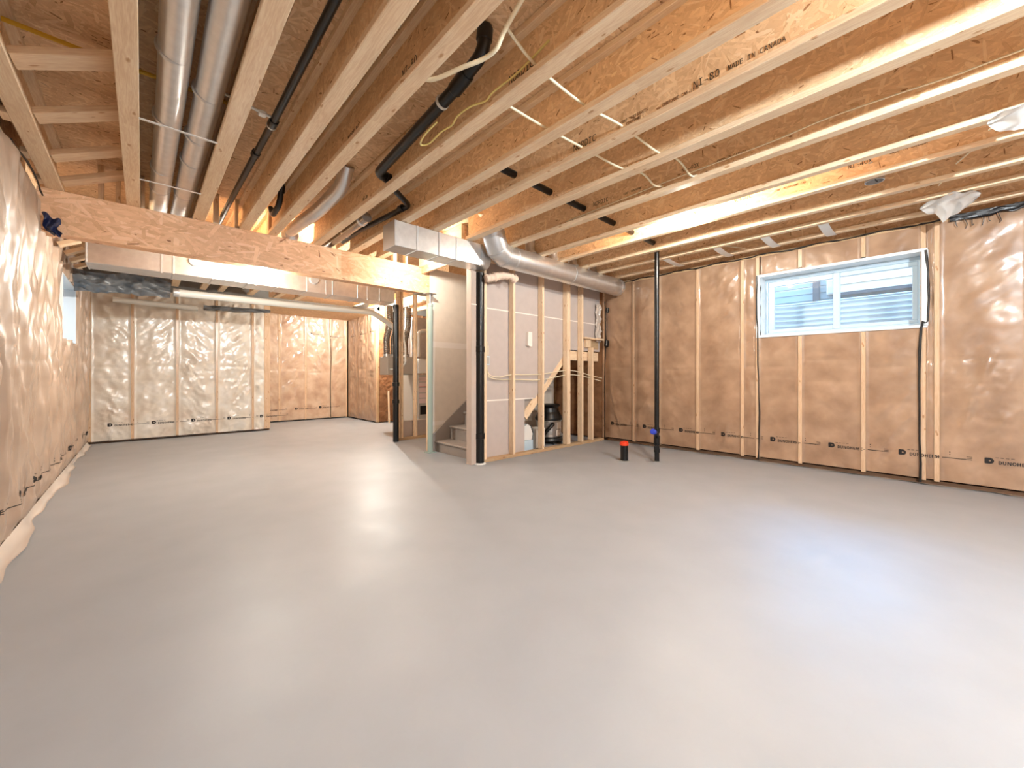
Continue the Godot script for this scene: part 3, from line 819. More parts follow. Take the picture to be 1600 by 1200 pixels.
func build_joists() -> void:
	var e := -8.85                                            # joists left of the stair run over the beam to the back
	joist("joist nearest the left wall, tied by diagonal blocks to the next joist", -0.472, 0.10, -4.97, FW - 0.02)
	joist("wide pale joist just left of the two round silver ducts", -0.012, 0.09, e, FW)
	joist("joist just right of the two round silver ducts", 0.455, 0.095, e, FW)
	joist("joist right of the thin black drain pipe with the white coupling", 0.826, 0.09, e, FW)
	joist("joist with black printing close left of the bay with the long black pipe", 1.077, 0.085, e, FW, [["NI-80", -1.98, 0.10, 0.045], ["NORDIC", -2.75, 0.09, 0.045], ["CONF. CONFORME", -2.45, 0.075, 0.02]])
	joist("joist right of the long black pipe, with the yellow cable along its printed web", 1.532, 0.09, e, FW, [["NORDIC", -1.62, 0.10, 0.045], ["NI-80", -3.6, 0.09, 0.03]])
	joist("sixth joist from the left wall skipping the doubled pair, two white cables passing through it", 1.956, 0.09, e, FW)
	joist("joist printed NI-80 and made in Canada on its web", 2.30, 0.085, e, FW, [["NORDIC", -1.78, 0.095, 0.045], ["CONF. EXIGENCES", -1.40, 0.10, 0.018], ["CONFORME", -1.36, 0.075, 0.018], ["CONFORME CAN-LEED", -1.12, 0.075, 0.018], ["NI-80", -0.94, 0.095, 0.04], ["MADE IN CANADA", -0.76, 0.09, 0.026]])
	joist("joist that runs to the duct beside the stair, its end lit orange", 2.742, 0.09, -3.62, FW)
	joist("joist with a single thin cable running along its web", 3.23, 0.072, -3.88, FW, [["NORDIC", -2.28, 0.13, 0.04], ["CONF. CONFORME", -1.95, 0.12, 0.018], ["NI-40X", -1.42, 0.13, 0.032], ["MADE IN CANADA", -1.15, 0.10, 0.02]])
	joist("reddish joist just left of the bare bulb fixed between the joists", 3.75, 0.066, -3.88, FW)
	joist("joist just right of the bare bulb, printed NI-40X beside the round metal box", 4.13, 0.066, -3.88, FW, [["NORDIC", -1.33, 0.13, 0.036], ["CONF. CONFORME CAN", -1.0, 0.11, 0.018], ["NI-40X", -0.50, 0.13, 0.034], ["MADE IN CANADA", -0.26, 0.14, 0.020]])
	joist("third joist from the right wall, right of the round metal box", 4.62, 0.066, -3.88, FW)
	joist("second joist from the right wall, with white foil tape strips fixed to it", 5.02, 0.066, -3.88, FW)
	joist("last joist, parallel and nearest to the right wall", 5.46, 0.066, -3.88, FW)
	# beam
	var b := thing("support_beam", "thick orange laminated strand beam carrying the joists across the left half of the basement", "beam", V(0, 0, 0))
	for k in 3:
		var mb := MB.new()
		mb.bx(V(LW + 0.01, 2.226, -4.92 - 0.0445 * (k + 1) + 0.001), V(3.0, TOP - 0.001, -4.92 - 0.0445 * k), 0.003, roff())
		part("ply", mb, M.beam, b)
	part("bearing_plate", _box(V(2.80, 2.214, -5.06), V(3.05, 2.225, -4.90), 0.002), M.steel, b)
	# doubled joist end and cripple blocks standing on the beam
	var where := ["left of the two behind the farthest sloping block", "right of the two behind the farthest sloping block", "beside the left round silver duct", "beside the thin black drain pipe", "left of the fourth joist", "below the angled silver duct boot", "left of the two under the rectangular duct", "right of the two under the rectangular duct"]
	for q in [[-0.28, 0.06, 0], [-0.17, 0.05, 1], [-0.008, 0.045, 2], [0.52, 0.08, 3], [0.70, 0.05, 4], [1.0, 0.05, 5], [2.44, 0.09, 6], [2.62, 0.05, 7]]:
		var mb := MB.new(); mb.bx(V(q[0], TOP + 0.001, -5.02), V(q[0] + q[1] * 0.6, DECK - 0.004, -4.96 + 0.02), 0.003, roff())
		solo("squash_block", mb, M.lumber, "upright wood block standing on the beam, " + where[q[2]], "block", "squash blocks on the beam")
	# diagonal blocks either side of the first joist
	for i in 4:
		var z: float = [-3.10, -3.69, -4.29, -4.80][i]
		var mb := MB.new()
		mb.bar(V(-0.472, TOP + 0.035, z), V(-0.105, TOP + 0.205, z + 0.02), V(0, 0, 1), 0.14, 0.038, 0.003, roff())
		solo("diagonal_block", mb, M.lumber, ["nearest", "second nearest", "third nearest", "farthest, just above the beam,"][i] + " sloping wood block between the first two joists at upper left", "block", "sloping blocks between the first two joists")
	for i in 3:
		var z: float = [-3.74, -4.30, -4.80][i]
		var mb := MB.new()
		mb.bar(V(LW + 0.02, TOP + 0.02, z), V(-0.572, TOP + 0.02, z), V(0, 0, 1), 0.11, 0.038, 0.003, roff())
		solo("wall_block", mb, M.lumber, ["nearest", "middle", "farthest"][i] + " short block between the left wall and the first joist", "block", "short blocks on the left wall")
	# white strips tied across the last bay
	for i in 4:
		var z: float = [-2.43, -1.81, -1.31, -0.80][i]
		var mb := MB.new()
		mb.sheet(func(u, v): return V(lerpf(5.0, 5.47, u), TOP - 0.004 - 0.012 * sin(u * PI), z + (v - 0.5) * 0.085), 12, 2, Vector2.ONE, Vector3.DOWN)
		mb.sheet(func(u, v): return V(lerpf(5.0, 5.47, u), TOP - 0.002 - 0.012 * sin(u * PI), z + (v - 0.5) * 0.085), 12, 2, Vector2.ONE, Vector3.UP)
		solo("tape_strip", mb, M.tape, ["farthest white tape strip across the last bay, well left of the window", "second farthest white tape strip across the bay along the right wall", "white tape strip above the window's left half", "nearest white tape strip, above the middle of the window"][i], "tape", "white strips across the last bay")
	# torn white membrane scraps
	var scrap := func(at: Vector3, sx: float, sz: float, drop: Array, wide: Array, label: String):
		var at_u := func(q: Array, u: float) -> float:
			var k := mini(int(u * (q.size() - 1)), q.size() - 2)
			return lerpf(q[k], q[k + 1], u * (q.size() - 1) - k)
		var mb := MB.new()
		for s in [0.0, 0.003]:
			mb.sheet(func(u, v):
				var d: float = at_u.call(drop, v)
				var w: float = sx * at_u.call(wide, v)
				return at + V((u - 0.5) * w, s - d * u * u + 0.008 * sin(u * 9.0 + v * 14.0), (v - 0.5) * sz + 0.01 * sin(u * 11.0)), 14, 40, Vector2.ONE, Vector3.DOWN if s == 0.0 else Vector3.UP)
		solo("membrane_scrap", mb, M.tape, label, "plastic scrap", "torn white scraps")
	scrap.call(V(5.16, TOP - 0.006, 0.05), 0.42, 0.34, [0.0, 0.02, 0.03, 0.12, 0.05, 0.06, 0.02, 0.0], [0.1, 0.6, 0.8, 1.0, 1.15, 0.9, 1.0, 0.3], "torn white membrane hanging from the joists above the window's right end")
	scrap.call(V(3.72, TOP - 0.006, 0.34), 0.24, 0.28, [0.0, 0.03, 0.05, 0.04, 0.06, 0.03], [0.2, 0.8, 1.0, 0.9, 1.1, 1.0], "torn white membrane hanging high at the right edge of the photo")


# ---------------------------------------------------------------- ducts
func round_duct(t: Node3D, called: String, pts: PackedVector3Array, r: float, seams: Array, m: Material) -> void:
	var mb := MB.new(); mb.tube(pts, r, 28)
	part(called, mb, m, t)
	for s in seams:                                           # [where, direction]
		var sm := MB.new()
		var d: Vector3 = s[1].normalized()
		sm.tube(PackedVector3Array([s[0] - d * 0.012, s[0] - d * 0.006, s[0] + d * 0.006, s[0] + d * 0.012]), PackedFloat32Array([r + 0.0005, r + 0.004, r + 0.004, r + 0.0005]), 28)
		part("seam_band", sm, M.zinc_seam, t)

func rect_duct(t: Node3D, lo: Vector3, hi: Vector3, breaks: Array) -> void:
	var x := lo.x
	var cuts := breaks.duplicate(); cuts.append(hi.x)
	for c in cuts:
		part("duct_section", _box(V(x, lo.y, lo.z), V(c - 0.002, hi.y, hi.z), 0.004), M.zinc, t)
		x = c
	for c in breaks:
		part("drive_cleat", _box(V(c - 0.010, lo.y - 0.006, lo.z - 0.006), V(c + 0.010, hi.y - 0.001, hi.z + 0.008), 0.003), M.zinc_seam, t)

func build_ducts() -> void:
	# two round pipes between the second and third joists
	for i in 2:
		var x: float = [0.115, 0.275][i]
		var t := thing("round_duct", ["left", "right"][i] + " of the two long round silver ducts running side by side between joists", "duct", V(0, 0, 0), "twin round ducts")
		var y := 2.70
		round_duct(t, "pipe", PackedVector3Array([V(x, y, FW - 0.1), V(x, y, -1.0), V(x + 0.01, y, -3.0), V(x, y, -5.3)]), 0.068, [], M.zinc)
		for z in [[-2.62, -3.30, -3.9, -4.55][0] - i * 0.25, -3.32 - i * 0.12, -4.15 + i * 0.3, -4.6]:
			var sm := MB.new()
			sm.tube(PackedVector3Array([V(x, y, z + 0.012), V(x, y, z + 0.005), V(x, y, z - 0.005), V(x, y, z - 0.012)]), PackedFloat32Array([0.0685, 0.0725, 0.0725, 0.0685]), 28)
			part("seam_band", sm, M.zinc_seam, t)
		var el := MB.new(); el.tube(bend([V(x, y, -5.29), V(x, y, -6.08), V(x, 2.588, -6.10)], 0.1), 0.068, 28)
		part("elbow", el, M.zinc, t)
	for i in 2:
		var z: float = [-3.22, -4.21][i]
		var mb := MB.new(); mb.bx(V(-0.015, TOP - 0.004, z - 0.011), V(0.362, TOP - 0.001, z + 0.011), 0.001)
		solo("hanger_strap", mb, M.white, ["nearer", "farther"][i] + " thin white strap under the two round silver ducts", "strap", "straps under the twin ducts")
	# trunk behind the beam
	var t := thing("trunk_duct", "long rectangular galvanised trunk duct hung behind the orange beam", "duct")
	rect_duct(t, V(-0.41, 2.226, -6.28), V(2.95, TOP - 0.003, -5.92), [0.26, 0.62, 0.98, 1.30, 1.66, 2.0, 2.36, 2.7])
	part("end_cap", _box(V(-0.425, 2.22, -6.285), V(-0.41, TOP - 0.002, -5.915), 0.003), M.zinc_seam, t)
	for x in [0.45, 1.75]:
		var co := MB.new(); co.lathe([Vector2(0.0, 0.03), Vector2(0.055, 0.03), Vector2(0.06, 0.02), Vector2(0.062, 0.0)], V(x, 2.40, -5.92), Vector3.BACK, 24)
		part("round_collar", co, M.zinc_seam, t)
	for x in [0.15, 1.05, 1.9, 2.5]:
		part("hanger", _box(V(x, 2.215, -5.918), V(x + 0.02, TOP - 0.004, -5.914), 0.001), M.zinc_seam, t)
	# rectangular duct in front of the stair
	var s := thing("branch_duct", "short rectangular galvanised duct with a closed end under the joists in front of the beam", "duct")
	rect_duct(s, V(1.80, 2.333, -3.84), V(2.86, TOP - 0.003, -3.60), [2.04, 2.30, 2.52])
	part("end_cap", _box(V(1.79, 2.328, -3.845), V(1.80, TOP - 0.002, -3.595), 0.003), M.zinc_seam, s)
	var cone := MB.new()
	cone.sheet(func(u, v):
		var a: float = u * TAU - PI * 0.75
		var q := Vector2(cos(a), sin(a))
		var sq := q / maxf(absf(q.x), absf(q.y)) * Vector2(0.12, 0.125)
		var p := sq.lerp(q * 0.105, smoothstep(0.1, 1.0, v))
		return V(2.86 + v * 0.16, 2.458 - v * 0.02 + p.y, -3.72 + p.x), 48, 6, Vector2.ONE)
	part("transition", cone, M.zinc, s)
	# round trunk along the top of the stair wall
	var r := thing("round_main_duct", "large round galvanised duct running along the top of the stair wall to the right wall", "duct")
	var cz := -3.50; var cy := 2.475
	round_duct(r, "pipe", PackedVector3Array([V(3.24, cy, cz), V(4.2, cy, cz), V(5.56, cy, cz)]), 0.132, [[V(3.27, cy, cz), Vector3.RIGHT], [V(4.35, cy, cz), Vector3.RIGHT], [V(5.50, cy, cz), Vector3.RIGHT]], M.zinc)
	var elbow := [V(2.80, 2.87, -3.38), V(2.90, 2.66, -3.43), V(3.00, 2.53, -3.475), V(3.12, 2.48, -3.50), V(3.25, cy, cz)]
	var eg := MB.new(); eg.tube(PackedVector3Array(elbow), 0.132, 28)
	part("elbow", eg, M.zinc, r)
	for i in [1, 2, 3]:
		var d: Vector3 = (elbow[i + 1] - elbow[i - 1]).normalized()
		var sm := MB.new(); sm.tube(PackedVector3Array([elbow[i] - d * 0.008, elbow[i] + d * 0.008]), 0.136, 28)
		part("seam_band", sm, M.zinc_seam, r)
	for x in [3.62, 4.06, 4.48, 4.95]:                        # take-offs up into the joist bays
		var k := MB.new(); k.tube(bend([V(x, cy + 0.06, cz - 0.02), V(x, 2.66, cz - 0.06), V(x, 2.82, cz - 0.06)], 0.05), 0.062, 20)
		part("take_off", k, M.zinc, r)
		var c := MB.new(); c.tube(PackedVector3Array([V(x, cy + 0.115, cz - 0.035), V(x, cy + 0.14, cz - 0.045)]), 0.075, 20)
		part("collar", c, M.zinc_seam, r)
	# fibre scraps stuffed over the wall plate
	var fl := FastNoiseLite.new(); fl.seed = 6; fl.frequency = 8.0
	var fm := MB.new()
	var fp := smooth([V(3.02, 2.235, -3.72), V(3.12, 2.26, -3.70), V(3.24, 2.30, -3.68), V(3.38, 2.31, -3.66), V(3.46, 2.28, -3.67)], 8)
	var fr := PackedFloat32Array()
	for i in fp.size(): fr.append(0.048 + 0.022 * fl.get_noise_1d(i * 0.4) + 0.014 * fl.get_noise_1d(i * 2.3))
	fm.tube(fp, fr, 12)
	for i in fm.v.size(): fm.v[i] += fm.n[i] * 0.018 * fl.get_noise_3d(fm.v[i].x * 4, fm.v[i].y * 4, fm.v[i].z * 4)
	solo("insulation_scrap", fm, mat(Color(0.90, 0.80, 0.72), 0.95), "fluffy pale scrap of insulation stuffed under the duct elbow", "insulation scrap")
	# heat boot above the beam with a white ball of wrap
	var b := thing("duct_boot", "silver duct boot angled between joists above the beam, white wrap on its end", "duct")
	var bm := MB.new(); bm.tube(bend([V(1.30, 2.886, -3.50), V(1.30, 2.74, -3.62), V(1.24, 2.65, -4.10), V(1.20, 2.64, -4.40), V(1.18, 2.64, -4.80)], 0.25, 5), 0.062, 24)
	part("pipe", bm, M.zinc, b)
	var bw := MB.new(); bw.lathe([Vector2(0.0, -0.07), Vector2(0.05, -0.062), Vector2(0.085, -0.03), Vector2(0.09, 0.0), Vector2(0.085, 0.03), Vector2(0.05, 0.06), Vector2(0.0, 0.065)], V(1.23, 2.66, -5.02), V(0.2, 0.3, -1).normalized(), 24)
	part("wrap", bw, M.white_film, b)
	# spiral duct and tee above the beam, right part
	var d := thing("small_duct", "dark silver round duct lying along the joist above the beam's right half", "duct")
	var dm := MB.new(); dm.tube(PackedVector3Array([V(1.665, 2.67, -3.95), V(1.66, 2.66, -4.6), V(1.65, 2.66, -5.4)]), 0.05, 20)
	part("pipe", dm, M.foil, d)
	for z in [-4.05, -4.5, -4.75]:
		var sm := MB.new(); sm.tube(PackedVector3Array([V(1.664, 2.668, z), V(1.663, 2.667, z - 0.03)]), 0.056, 20)
		part("clamp_band", sm, M.zinc_seam, d)


# ---------------------------------------------------------------- pipes and cables
func pipe(label: String, pts: Array, r: float, bends: float, fits: Array = [], m: Material = null, called := "drain_pipe", caps := true) -> Node3D:
	var t := thing(called, label, "pipe")
	var mb := MB.new(); mb.tube(bend(pts, bends), r, 18, caps)
	part("pipe", mb, m if m else M.abs, t)
	for f in fits:                                            # [a, b] couplings
		var c := MB.new(); c.tube(PackedVector3Array([f[0], f[0].lerp(f[1], 0.03), f[0].lerp(f[1], 0.97), f[1]]), PackedFloat32Array([r + 0.003, r + 0.007, r + 0.007, r + 0.003]), 18)
		part("coupling", c, f[2] if f.size() > 2 else (m if m else M.abs), t)
	return t

func cable(label: String, pts: Array, r: float, m: Material, category := "cable", group := "", called := "cable") -> void:
	var mb := MB.new(); mb.tube(smooth(pts, 7), r, 8)
	solo(called, mb, m, label, category, group)

func build_pipes() -> void:
	# vent stack that rises from the floor near the right wall
	var x := 4.67; var z := -2.39
	var s := pipe("tall black drain pipe rising from the floor to the joists near the right wall", [V(x, 0.0, z), V(x, 1.2, z), V(x, 2.66, z)], 0.029, 0.05, [[V(x, 0.12, z), V(x, 0.17, z)], [V(x, 0.21, z), V(x, 0.33, z)], [V(x, 0.36, z), V(x, 0.42, z)], [V(x, 2.60, z), V(x, 2.68, z)]])
	var wy := MB.new(); wy.tube(bend([V(x, 0.30, z), V(x - 0.05, 0.355, z + 0.02), V(x - 0.13, 0.385, z + 0.03)], 0.04), 0.029, 18)
	part("wye_branch", wy, M.abs, s)
	var pl := MB.new(); pl.lathe([Vector2(0.0, 0.0), Vector2(0.024, 0.0), Vector2(0.033, 0.004), Vector2(0.033, 0.05), Vector2(0.029, 0.055), Vector2(0.0, 0.055)], V(x - 0.175, 0.397, z + 0.035), V(1, -0.25, -0.1).normalized(), 20)
	part("blue_plug", pl, M.blue, s)
	s.get_child(s.get_child_count() - 1).set_meta("label", "bright blue plastic plug")
	var co := MB.new(); co.lathe([Vector2(0.0, 0.03), Vector2(0.018, 0.03), Vector2(0.018, 0.02), Vector2(0.033, 0.02), Vector2(0.033, -0.03), Vector2(0.0, -0.03)], V(x - 0.045, 0.19, z + 0.02), V(-1, 0, 0.5).normalized(), 20)
	part("cleanout_cap", co, M.abs, s)
	var fl := MB.new(); fl.lathe([Vector2(0.029, 0.012), Vector2(0.04, 0.006), Vector2(0.045, 0.0)], V(x, 0, z), Vector3.UP, 24)
	part("floor_collar", fl, M.concrete, s)
	# its run through the joists
	pipe("black drain pipe running level through the joist webs towards the tall stack", [V(1.98, 2.725, z), V(3.3, 2.71, z), V(x + 0.02, 2.69, z)], 0.029, 0.05)
	# floor drain stub
	var d := thing("drain_stub", "short black pipe stub with an orange cap standing on the floor", "drain pipe", V(4.43, 0, -2.70))
	var st := MB.new(); st.lathe([Vector2(0.047, 0.0), Vector2(0.047, 0.20), Vector2(0.0, 0.20)], Vector3.ZERO, Vector3.UP, 28)
	part("pipe", st, M.abs, d)
	var cp := MB.new(); cp.lathe([Vector2(0.047, 0.195), Vector2(0.054, 0.197), Vector2(0.054, 0.225), Vector2(0.049, 0.232), Vector2(0.0, 0.232)], Vector3.ZERO, Vector3.UP, 28)
	for k in 3: cp.bx(V(-0.035 + k * 0.035 - 0.005, 0.230, -0.03), V(-0.035 + k * 0.035 + 0.005, 0.244, 0.03), 0.002)
	part("orange_cap", cp, M.orange, d)
	d.get_child(1).set_meta("label", "orange plastic cap")
	part("floor_collar", _lathe([Vector2(0.047, 0.008), Vector2(0.06, 0.004), Vector2(0.064, 0.0)]), M.concrete, d)
	# thin drain between the third and fourth joists
	pipe("thin black drain pipe with a white coupling between the third and fourth joists", [V(0.62, 2.73, 1.5), V(0.62, 2.715, -1.0), V(0.62, 2.70, -2.9), V(0.60, 2.69, -4.6), V(0.60, 2.69, -5.4)], 0.022, 0.04, [[V(0.62, 2.70, -2.90), V(0.62, 2.70, -2.97)], [V(0.62, 2.70, -2.97), V(0.62, 2.70, -2.985), M.abs_mark], [V(0.612, 2.697, -3.4), V(0.611, 2.696, -3.45)]])
	var wl := thing("water_line", "short white water line with a fitting beside the thin black drain pipe", "pipe")
	var wm := MB.new(); wm.tube(PackedVector3Array([V(0.34, 2.72, -2.86), V(0.60, 2.71, -2.90)]), 0.009, 10)
	part("pipe", wm, M.pvc, wl)
	part("fitting", _box(V(0.53, 2.695, -2.92), V(0.575, 2.725, -2.88), 0.006), M.pvc, wl)
	# long drain in the bay with the white loop
	pipe("long black drain pipe with elbows at both ends in the bay beside the white loop", [V(1.30, 2.87, -1.60), V(1.30, 2.74, -1.62), V(1.31, 2.70, -1.90), V(1.37, 2.67, -3.04), V(1.50, 2.665, -3.07)], 0.035, 0.06, [[V(1.305, 2.72, -1.76), V(1.312, 2.70, -1.90)], [V(1.314, 2.698, -2.02), V(1.315, 2.697, -2.035), M.abs_mark], [V(1.30, 2.86, -1.602), V(1.30, 2.80, -1.612)], [V(1.44, 2.668, -3.05), V(1.50, 2.666, -3.06)]])
	pipe("black drain pipe with a right angle elbow near the closed end of the rectangular duct", [V(1.58, 2.69, -3.22), V(1.86, 2.685, -3.44), V(1.77, 2.68, -4.40), V(1.77, 2.68, -4.9)], 0.026, 0.05, [[V(1.84, 2.684, -3.52), V(1.835, 2.684, -3.58), M.abs]])
	# black trap near the fourth joist
	pipe("small black trap pipe beyond the fourth joist just above the beam", [V(0.93, 2.86, -4.05), V(0.93, 2.65, -4.15), V(0.93, 2.62, -4.42), V(0.93, 2.72, -4.5)], 0.024, 0.08, [[V(0.93, 2.80, -4.08), V(0.93, 2.74, -4.11)]], M.abs, "trap_pipe")
	# vents behind the trunk duct
	pipe("long white plastic vent pipe running under the trunk duct towards the furnace corner", [V(0.30, 2.17, -6.9), V(1.7, 2.185, -6.95), V(3.05, 2.22, -7.0), V(3.45, 2.05, -7.1), V(3.7, 1.90, -7.2)], 0.05, 0.10, [[V(0.30, 2.17, -6.9), V(0.36, 2.17, -6.9), M.zinc_seam]], M.pvc, "vent_pipe")
	pipe("short white plastic pipe lying along the top of the back wall's left half", [V(-0.34, 2.28, -8.92), V(0.3, 2.265, -8.92), V(0.72, 2.255, -8.92)], 0.045, 0.1, [], M.pvc, "vent_pipe")
	# white loop of water tube, and cables
	cable("thick white plastic tube looping below the black elbow", [V(1.02, 2.66, -1.86), V(1.09, 2.595, -1.80), V(1.16, 2.585, -1.60), V(1.205, 2.59, -1.50), V(1.22, 2.60, -1.42), V(1.215, 2.64, -1.36), V(1.20, 2.70, -1.2)], 0.011, M.cream, "tube", "", "water_tube")
	cable("yellow cable wandering along the web beside the long black pipe", [V(1.455, 2.70, -1.30), V(1.45, 2.66, -1.52), V(1.42, 2.63, -1.68), V(1.43, 2.625, -1.76), V(1.40, 2.63, -1.86), V(1.385, 2.62, -1.97), V(1.40, 2.61, -2.05), V(1.385, 2.605, -2.15), V(1.39, 2.60, -2.30), V(1.355, 2.60, -2.35), V(1.32, 2.60, -2.24), V(1.325, 2.62, -2.1)], 0.006, M.yellow_cable)
	cable("nearer of the two white cables crossing through the joist webs", [V(1.22, 2.67, -1.36), V(1.5, 2.662, -1.42), V(1.90, 2.65, -1.42), V(2.25, 2.665, -1.39), V(2.66, 2.648, -1.365), V(2.72, 2.67, -1.35), V(2.95, 2.67, -1.33), V(3.12, 2.62, -1.32), V(3.19, 2.64, -1.30)], 0.0075, M.cream, "cable", "cables through the joists")
	cable("farther of the two white cables crossing through the joist webs", [V(1.49, 2.67, -1.75), V(1.87, 2.65, -1.72), V(2.25, 2.665, -1.71), V(2.66, 2.648, -1.66), V(2.9, 2.67, -1.61), V(3.08, 2.63, -1.60), V(3.19, 2.65, -1.58)], 0.0075, M.cream, "cable", "cables through the joists")
	cable("single thin cable stretched along the joist web up to the photo's right edge", [V(3.15, 2.66, 2.0), V(3.15, 2.655, 0.28), V(3.15, 2.652, 0.07), V(3.15, 2.667, -0.17), V(3.152, 2.68, -0.5), V(3.155, 2.665, -0.8), V(3.16, 2.66, -1.6), V(3.175, 2.64, -2.6)], 0.005, M.cream)
	cable("yellow gas line crossing the left bays near the top of the photo", [V(-0.51, 2.83, -3.16), V(-0.2, 2.83, -3.17), V(0.05, 2.83, -3.16), V(0.44, 2.83, -3.14)], 0.012, M.yellow, "pipe", "", "gas_line")
	for q in [[V(3.93, 2.62, 0.21), V(3.80, 2.63, 0.26), "thin cream rod beside the torn white membrane at the right edge"], [V(4.40, 2.63, 0.08), V(4.16, 2.61, 0.15), "middle of the three thin cream rods between the right joists"], [V(4.77, 2.62, -0.01), V(4.63, 2.62, 0.03), "thin cream rod just above the larger torn white membrane"], [V(4.98, 2.63, -1.85), V(5.32, 2.60, -1.60), "thin cream rod between two white tape strips near the right wall"]]:
		var mb := MB.new(); mb.tube(PackedVector3Array([q[0], q[1]]), 0.005, 8)
		solo("support_rod", mb, M.cream, q[2], "rod", "thin rods between joists")
	# round metal box between the joists
	var rb := thing("ceiling_box", "round galvanised electrical box fixed between joists, open face down", "electrical box", V(4.37, 2.645, -0.365))
	var r1 := MB.new(); r1.lathe([Vector2(0.0, 0.05), Vector2(0.058, 0.05), Vector2(0.062, 0.045), Vector2(0.062, 0.0), Vector2(0.056, 0.0), Vector2(0.056, 0.042), Vector2(0.0, 0.042)], Vector3.ZERO, Vector3.UP, 24)
	part("can", r1, M.zinc_seam, rb)
	part("bracket", _box(V(-0.29, 0.048, -0.012), V(-0.06, 0.056, 0.012), 0.001), M.zinc_seam, rb)
	var wc := MB.new(); wc.tube(smooth([V(0.01, 0.035, 0.0), V(-0.02, 0.0, 0.01), V(-0.05, -0.02, 0.02)]), 0.004, 6)
	part("wire", wc, M.black_plastic, rb)
	# dark wrap at the top of the right wall, navy wrap at the beam end, grey sheet under the trunk duct
	var f := FastNoiseLite.new(); f.seed = 14; f.frequency = 1.0; f.fractal_octaves = 3
	var dk := MB.new()
	for s2 in [0.0, 0.004]:
		dk.sheet(func(u, v): return V(RW - 0.02 - s2 - 0.02 * f.get_noise_2d(u * 9, v * 3), 2.585 - v * (0.055 + 0.03 * f.get_noise_2d(u * 11, 3)), lerpf(0.06, 1.6, u)), 50, 6, Vector2.ONE, Vector3.LEFT)
	for k in 6:
		var bz := 0.10 + k * 0.05
		dk.tube(smooth([V(RW - 0.02, 2.54, bz), V(RW - 0.025, 2.50 - 0.02 * (k % 3), bz + 0.02 * (k % 2)), V(RW - 0.02, 2.47 - 0.03 * (k % 2), bz + 0.01)], 4), 0.003, 6)
	solo("gasket_strip", dk, M.dark_film, "black frayed gasket strip along the top of the right wall at the photo's right edge", "gasket")
	var nv := MB.new()
	for s2 in [0.0, 0.004]:
		nv.sheet(func(u, v): return V(LW + 0.045 + s2 + u * 0.10 * (1.0 - 0.45 * v) + 0.05 * v * v + 0.012 * sin(v * 7.0) + 0.008 * f.get_noise_2d(u * 1.5, v * 1.5), 2.36 - v * 0.16 - u * 0.05 * (1.0 - v) + 0.01 * sin(u * 8), -4.85 + s2 + 0.04 * u - 0.03 * v + 0.025 * sin(u * 9.0 + v * 5.0) + 0.012 * f.get_noise_2d(u * 1.5 + 5, v * 1.5)), 14, 10, Vector2.ONE, V(0.3, 0, 1))
	solo("membrane_flap", nv, M.navy, "dark navy plastic flap at the left end of the orange beam", "plastic flap")
	var gs := MB.new()
	for s2 in [0.0, 0.004]:
		gs.sheet(func(u, v): return V(lerpf(-0.58, 0.27, u), lerpf(2.30, 2.06 + 0.035 * u, v) - 0.03 * sin(u * 7.0) * (1 - v) + 0.02 * f.get_noise_2d(u * 5, v * 4), -6.75 + s2 - 0.1 * v + 0.09 * f.get_noise_2d(u * 4, v * 2 + 7)), 46, 14, Vector2.ONE, Vector3.BACK)
	solo("plastic_sheet", gs, M.grey_film, "crumpled dark grey plastic sheet hanging below the left end of the trunk duct", "plastic sheet")
	var gs2 := MB.new()
	for s2 in [0.0, 0.004]:
		gs2.sheet(func(u, v): return V(lerpf(0.8, 1.84, u), lerpf(2.33 + 0.03 * u, 2.24 + 0.06 * u, v) + 0.01 * f.get_noise_2d(u * 5, v * 4 + 60), -8.93 + s2 + 0.03 * f.get_noise_2d(u * 4, v * 2 + 27)), 30, 8, Vector2.ONE, Vector3.BACK)
	solo("plastic_sheet", gs2, M.grey_film, "dark plastic strip along the top of the back wall's right half", "plastic sheet")
	# boards on the left wall above the small window
	for i in 5:
		var mb := MB.new(); mb.bar(V(LW + 0.05, 2.29 + i * 0.012, -5.25 - i * 0.42), V(-0.44, 2.36 + i * 0.016, -5.25 - i * 0.42), V(0, 0, 1), 0.09, 0.038, 0.003, roff())
		solo("furring_board", mb, M.lumber, ["nearest", "second", "middle", "fourth", "farthest"][i] + " short pale board between the left wall and the trunk duct's end", "board", "short boards beside the trunk duct")

func _lathe(prof: Array) -> MB:
	var m := MB.new()
	m.lathe(prof, Vector3.ZERO, Vector3.UP, 28)
	return m


# ---------------------------------------------------------------- stair, stud walls, furnace corner
func lum(st: Node3D, called: String, lo: Vector3, hi: Vector3, m: Material = null) -> void:
	part(called, _box(lo, hi, 0.003), m if m else M.lumber, st)

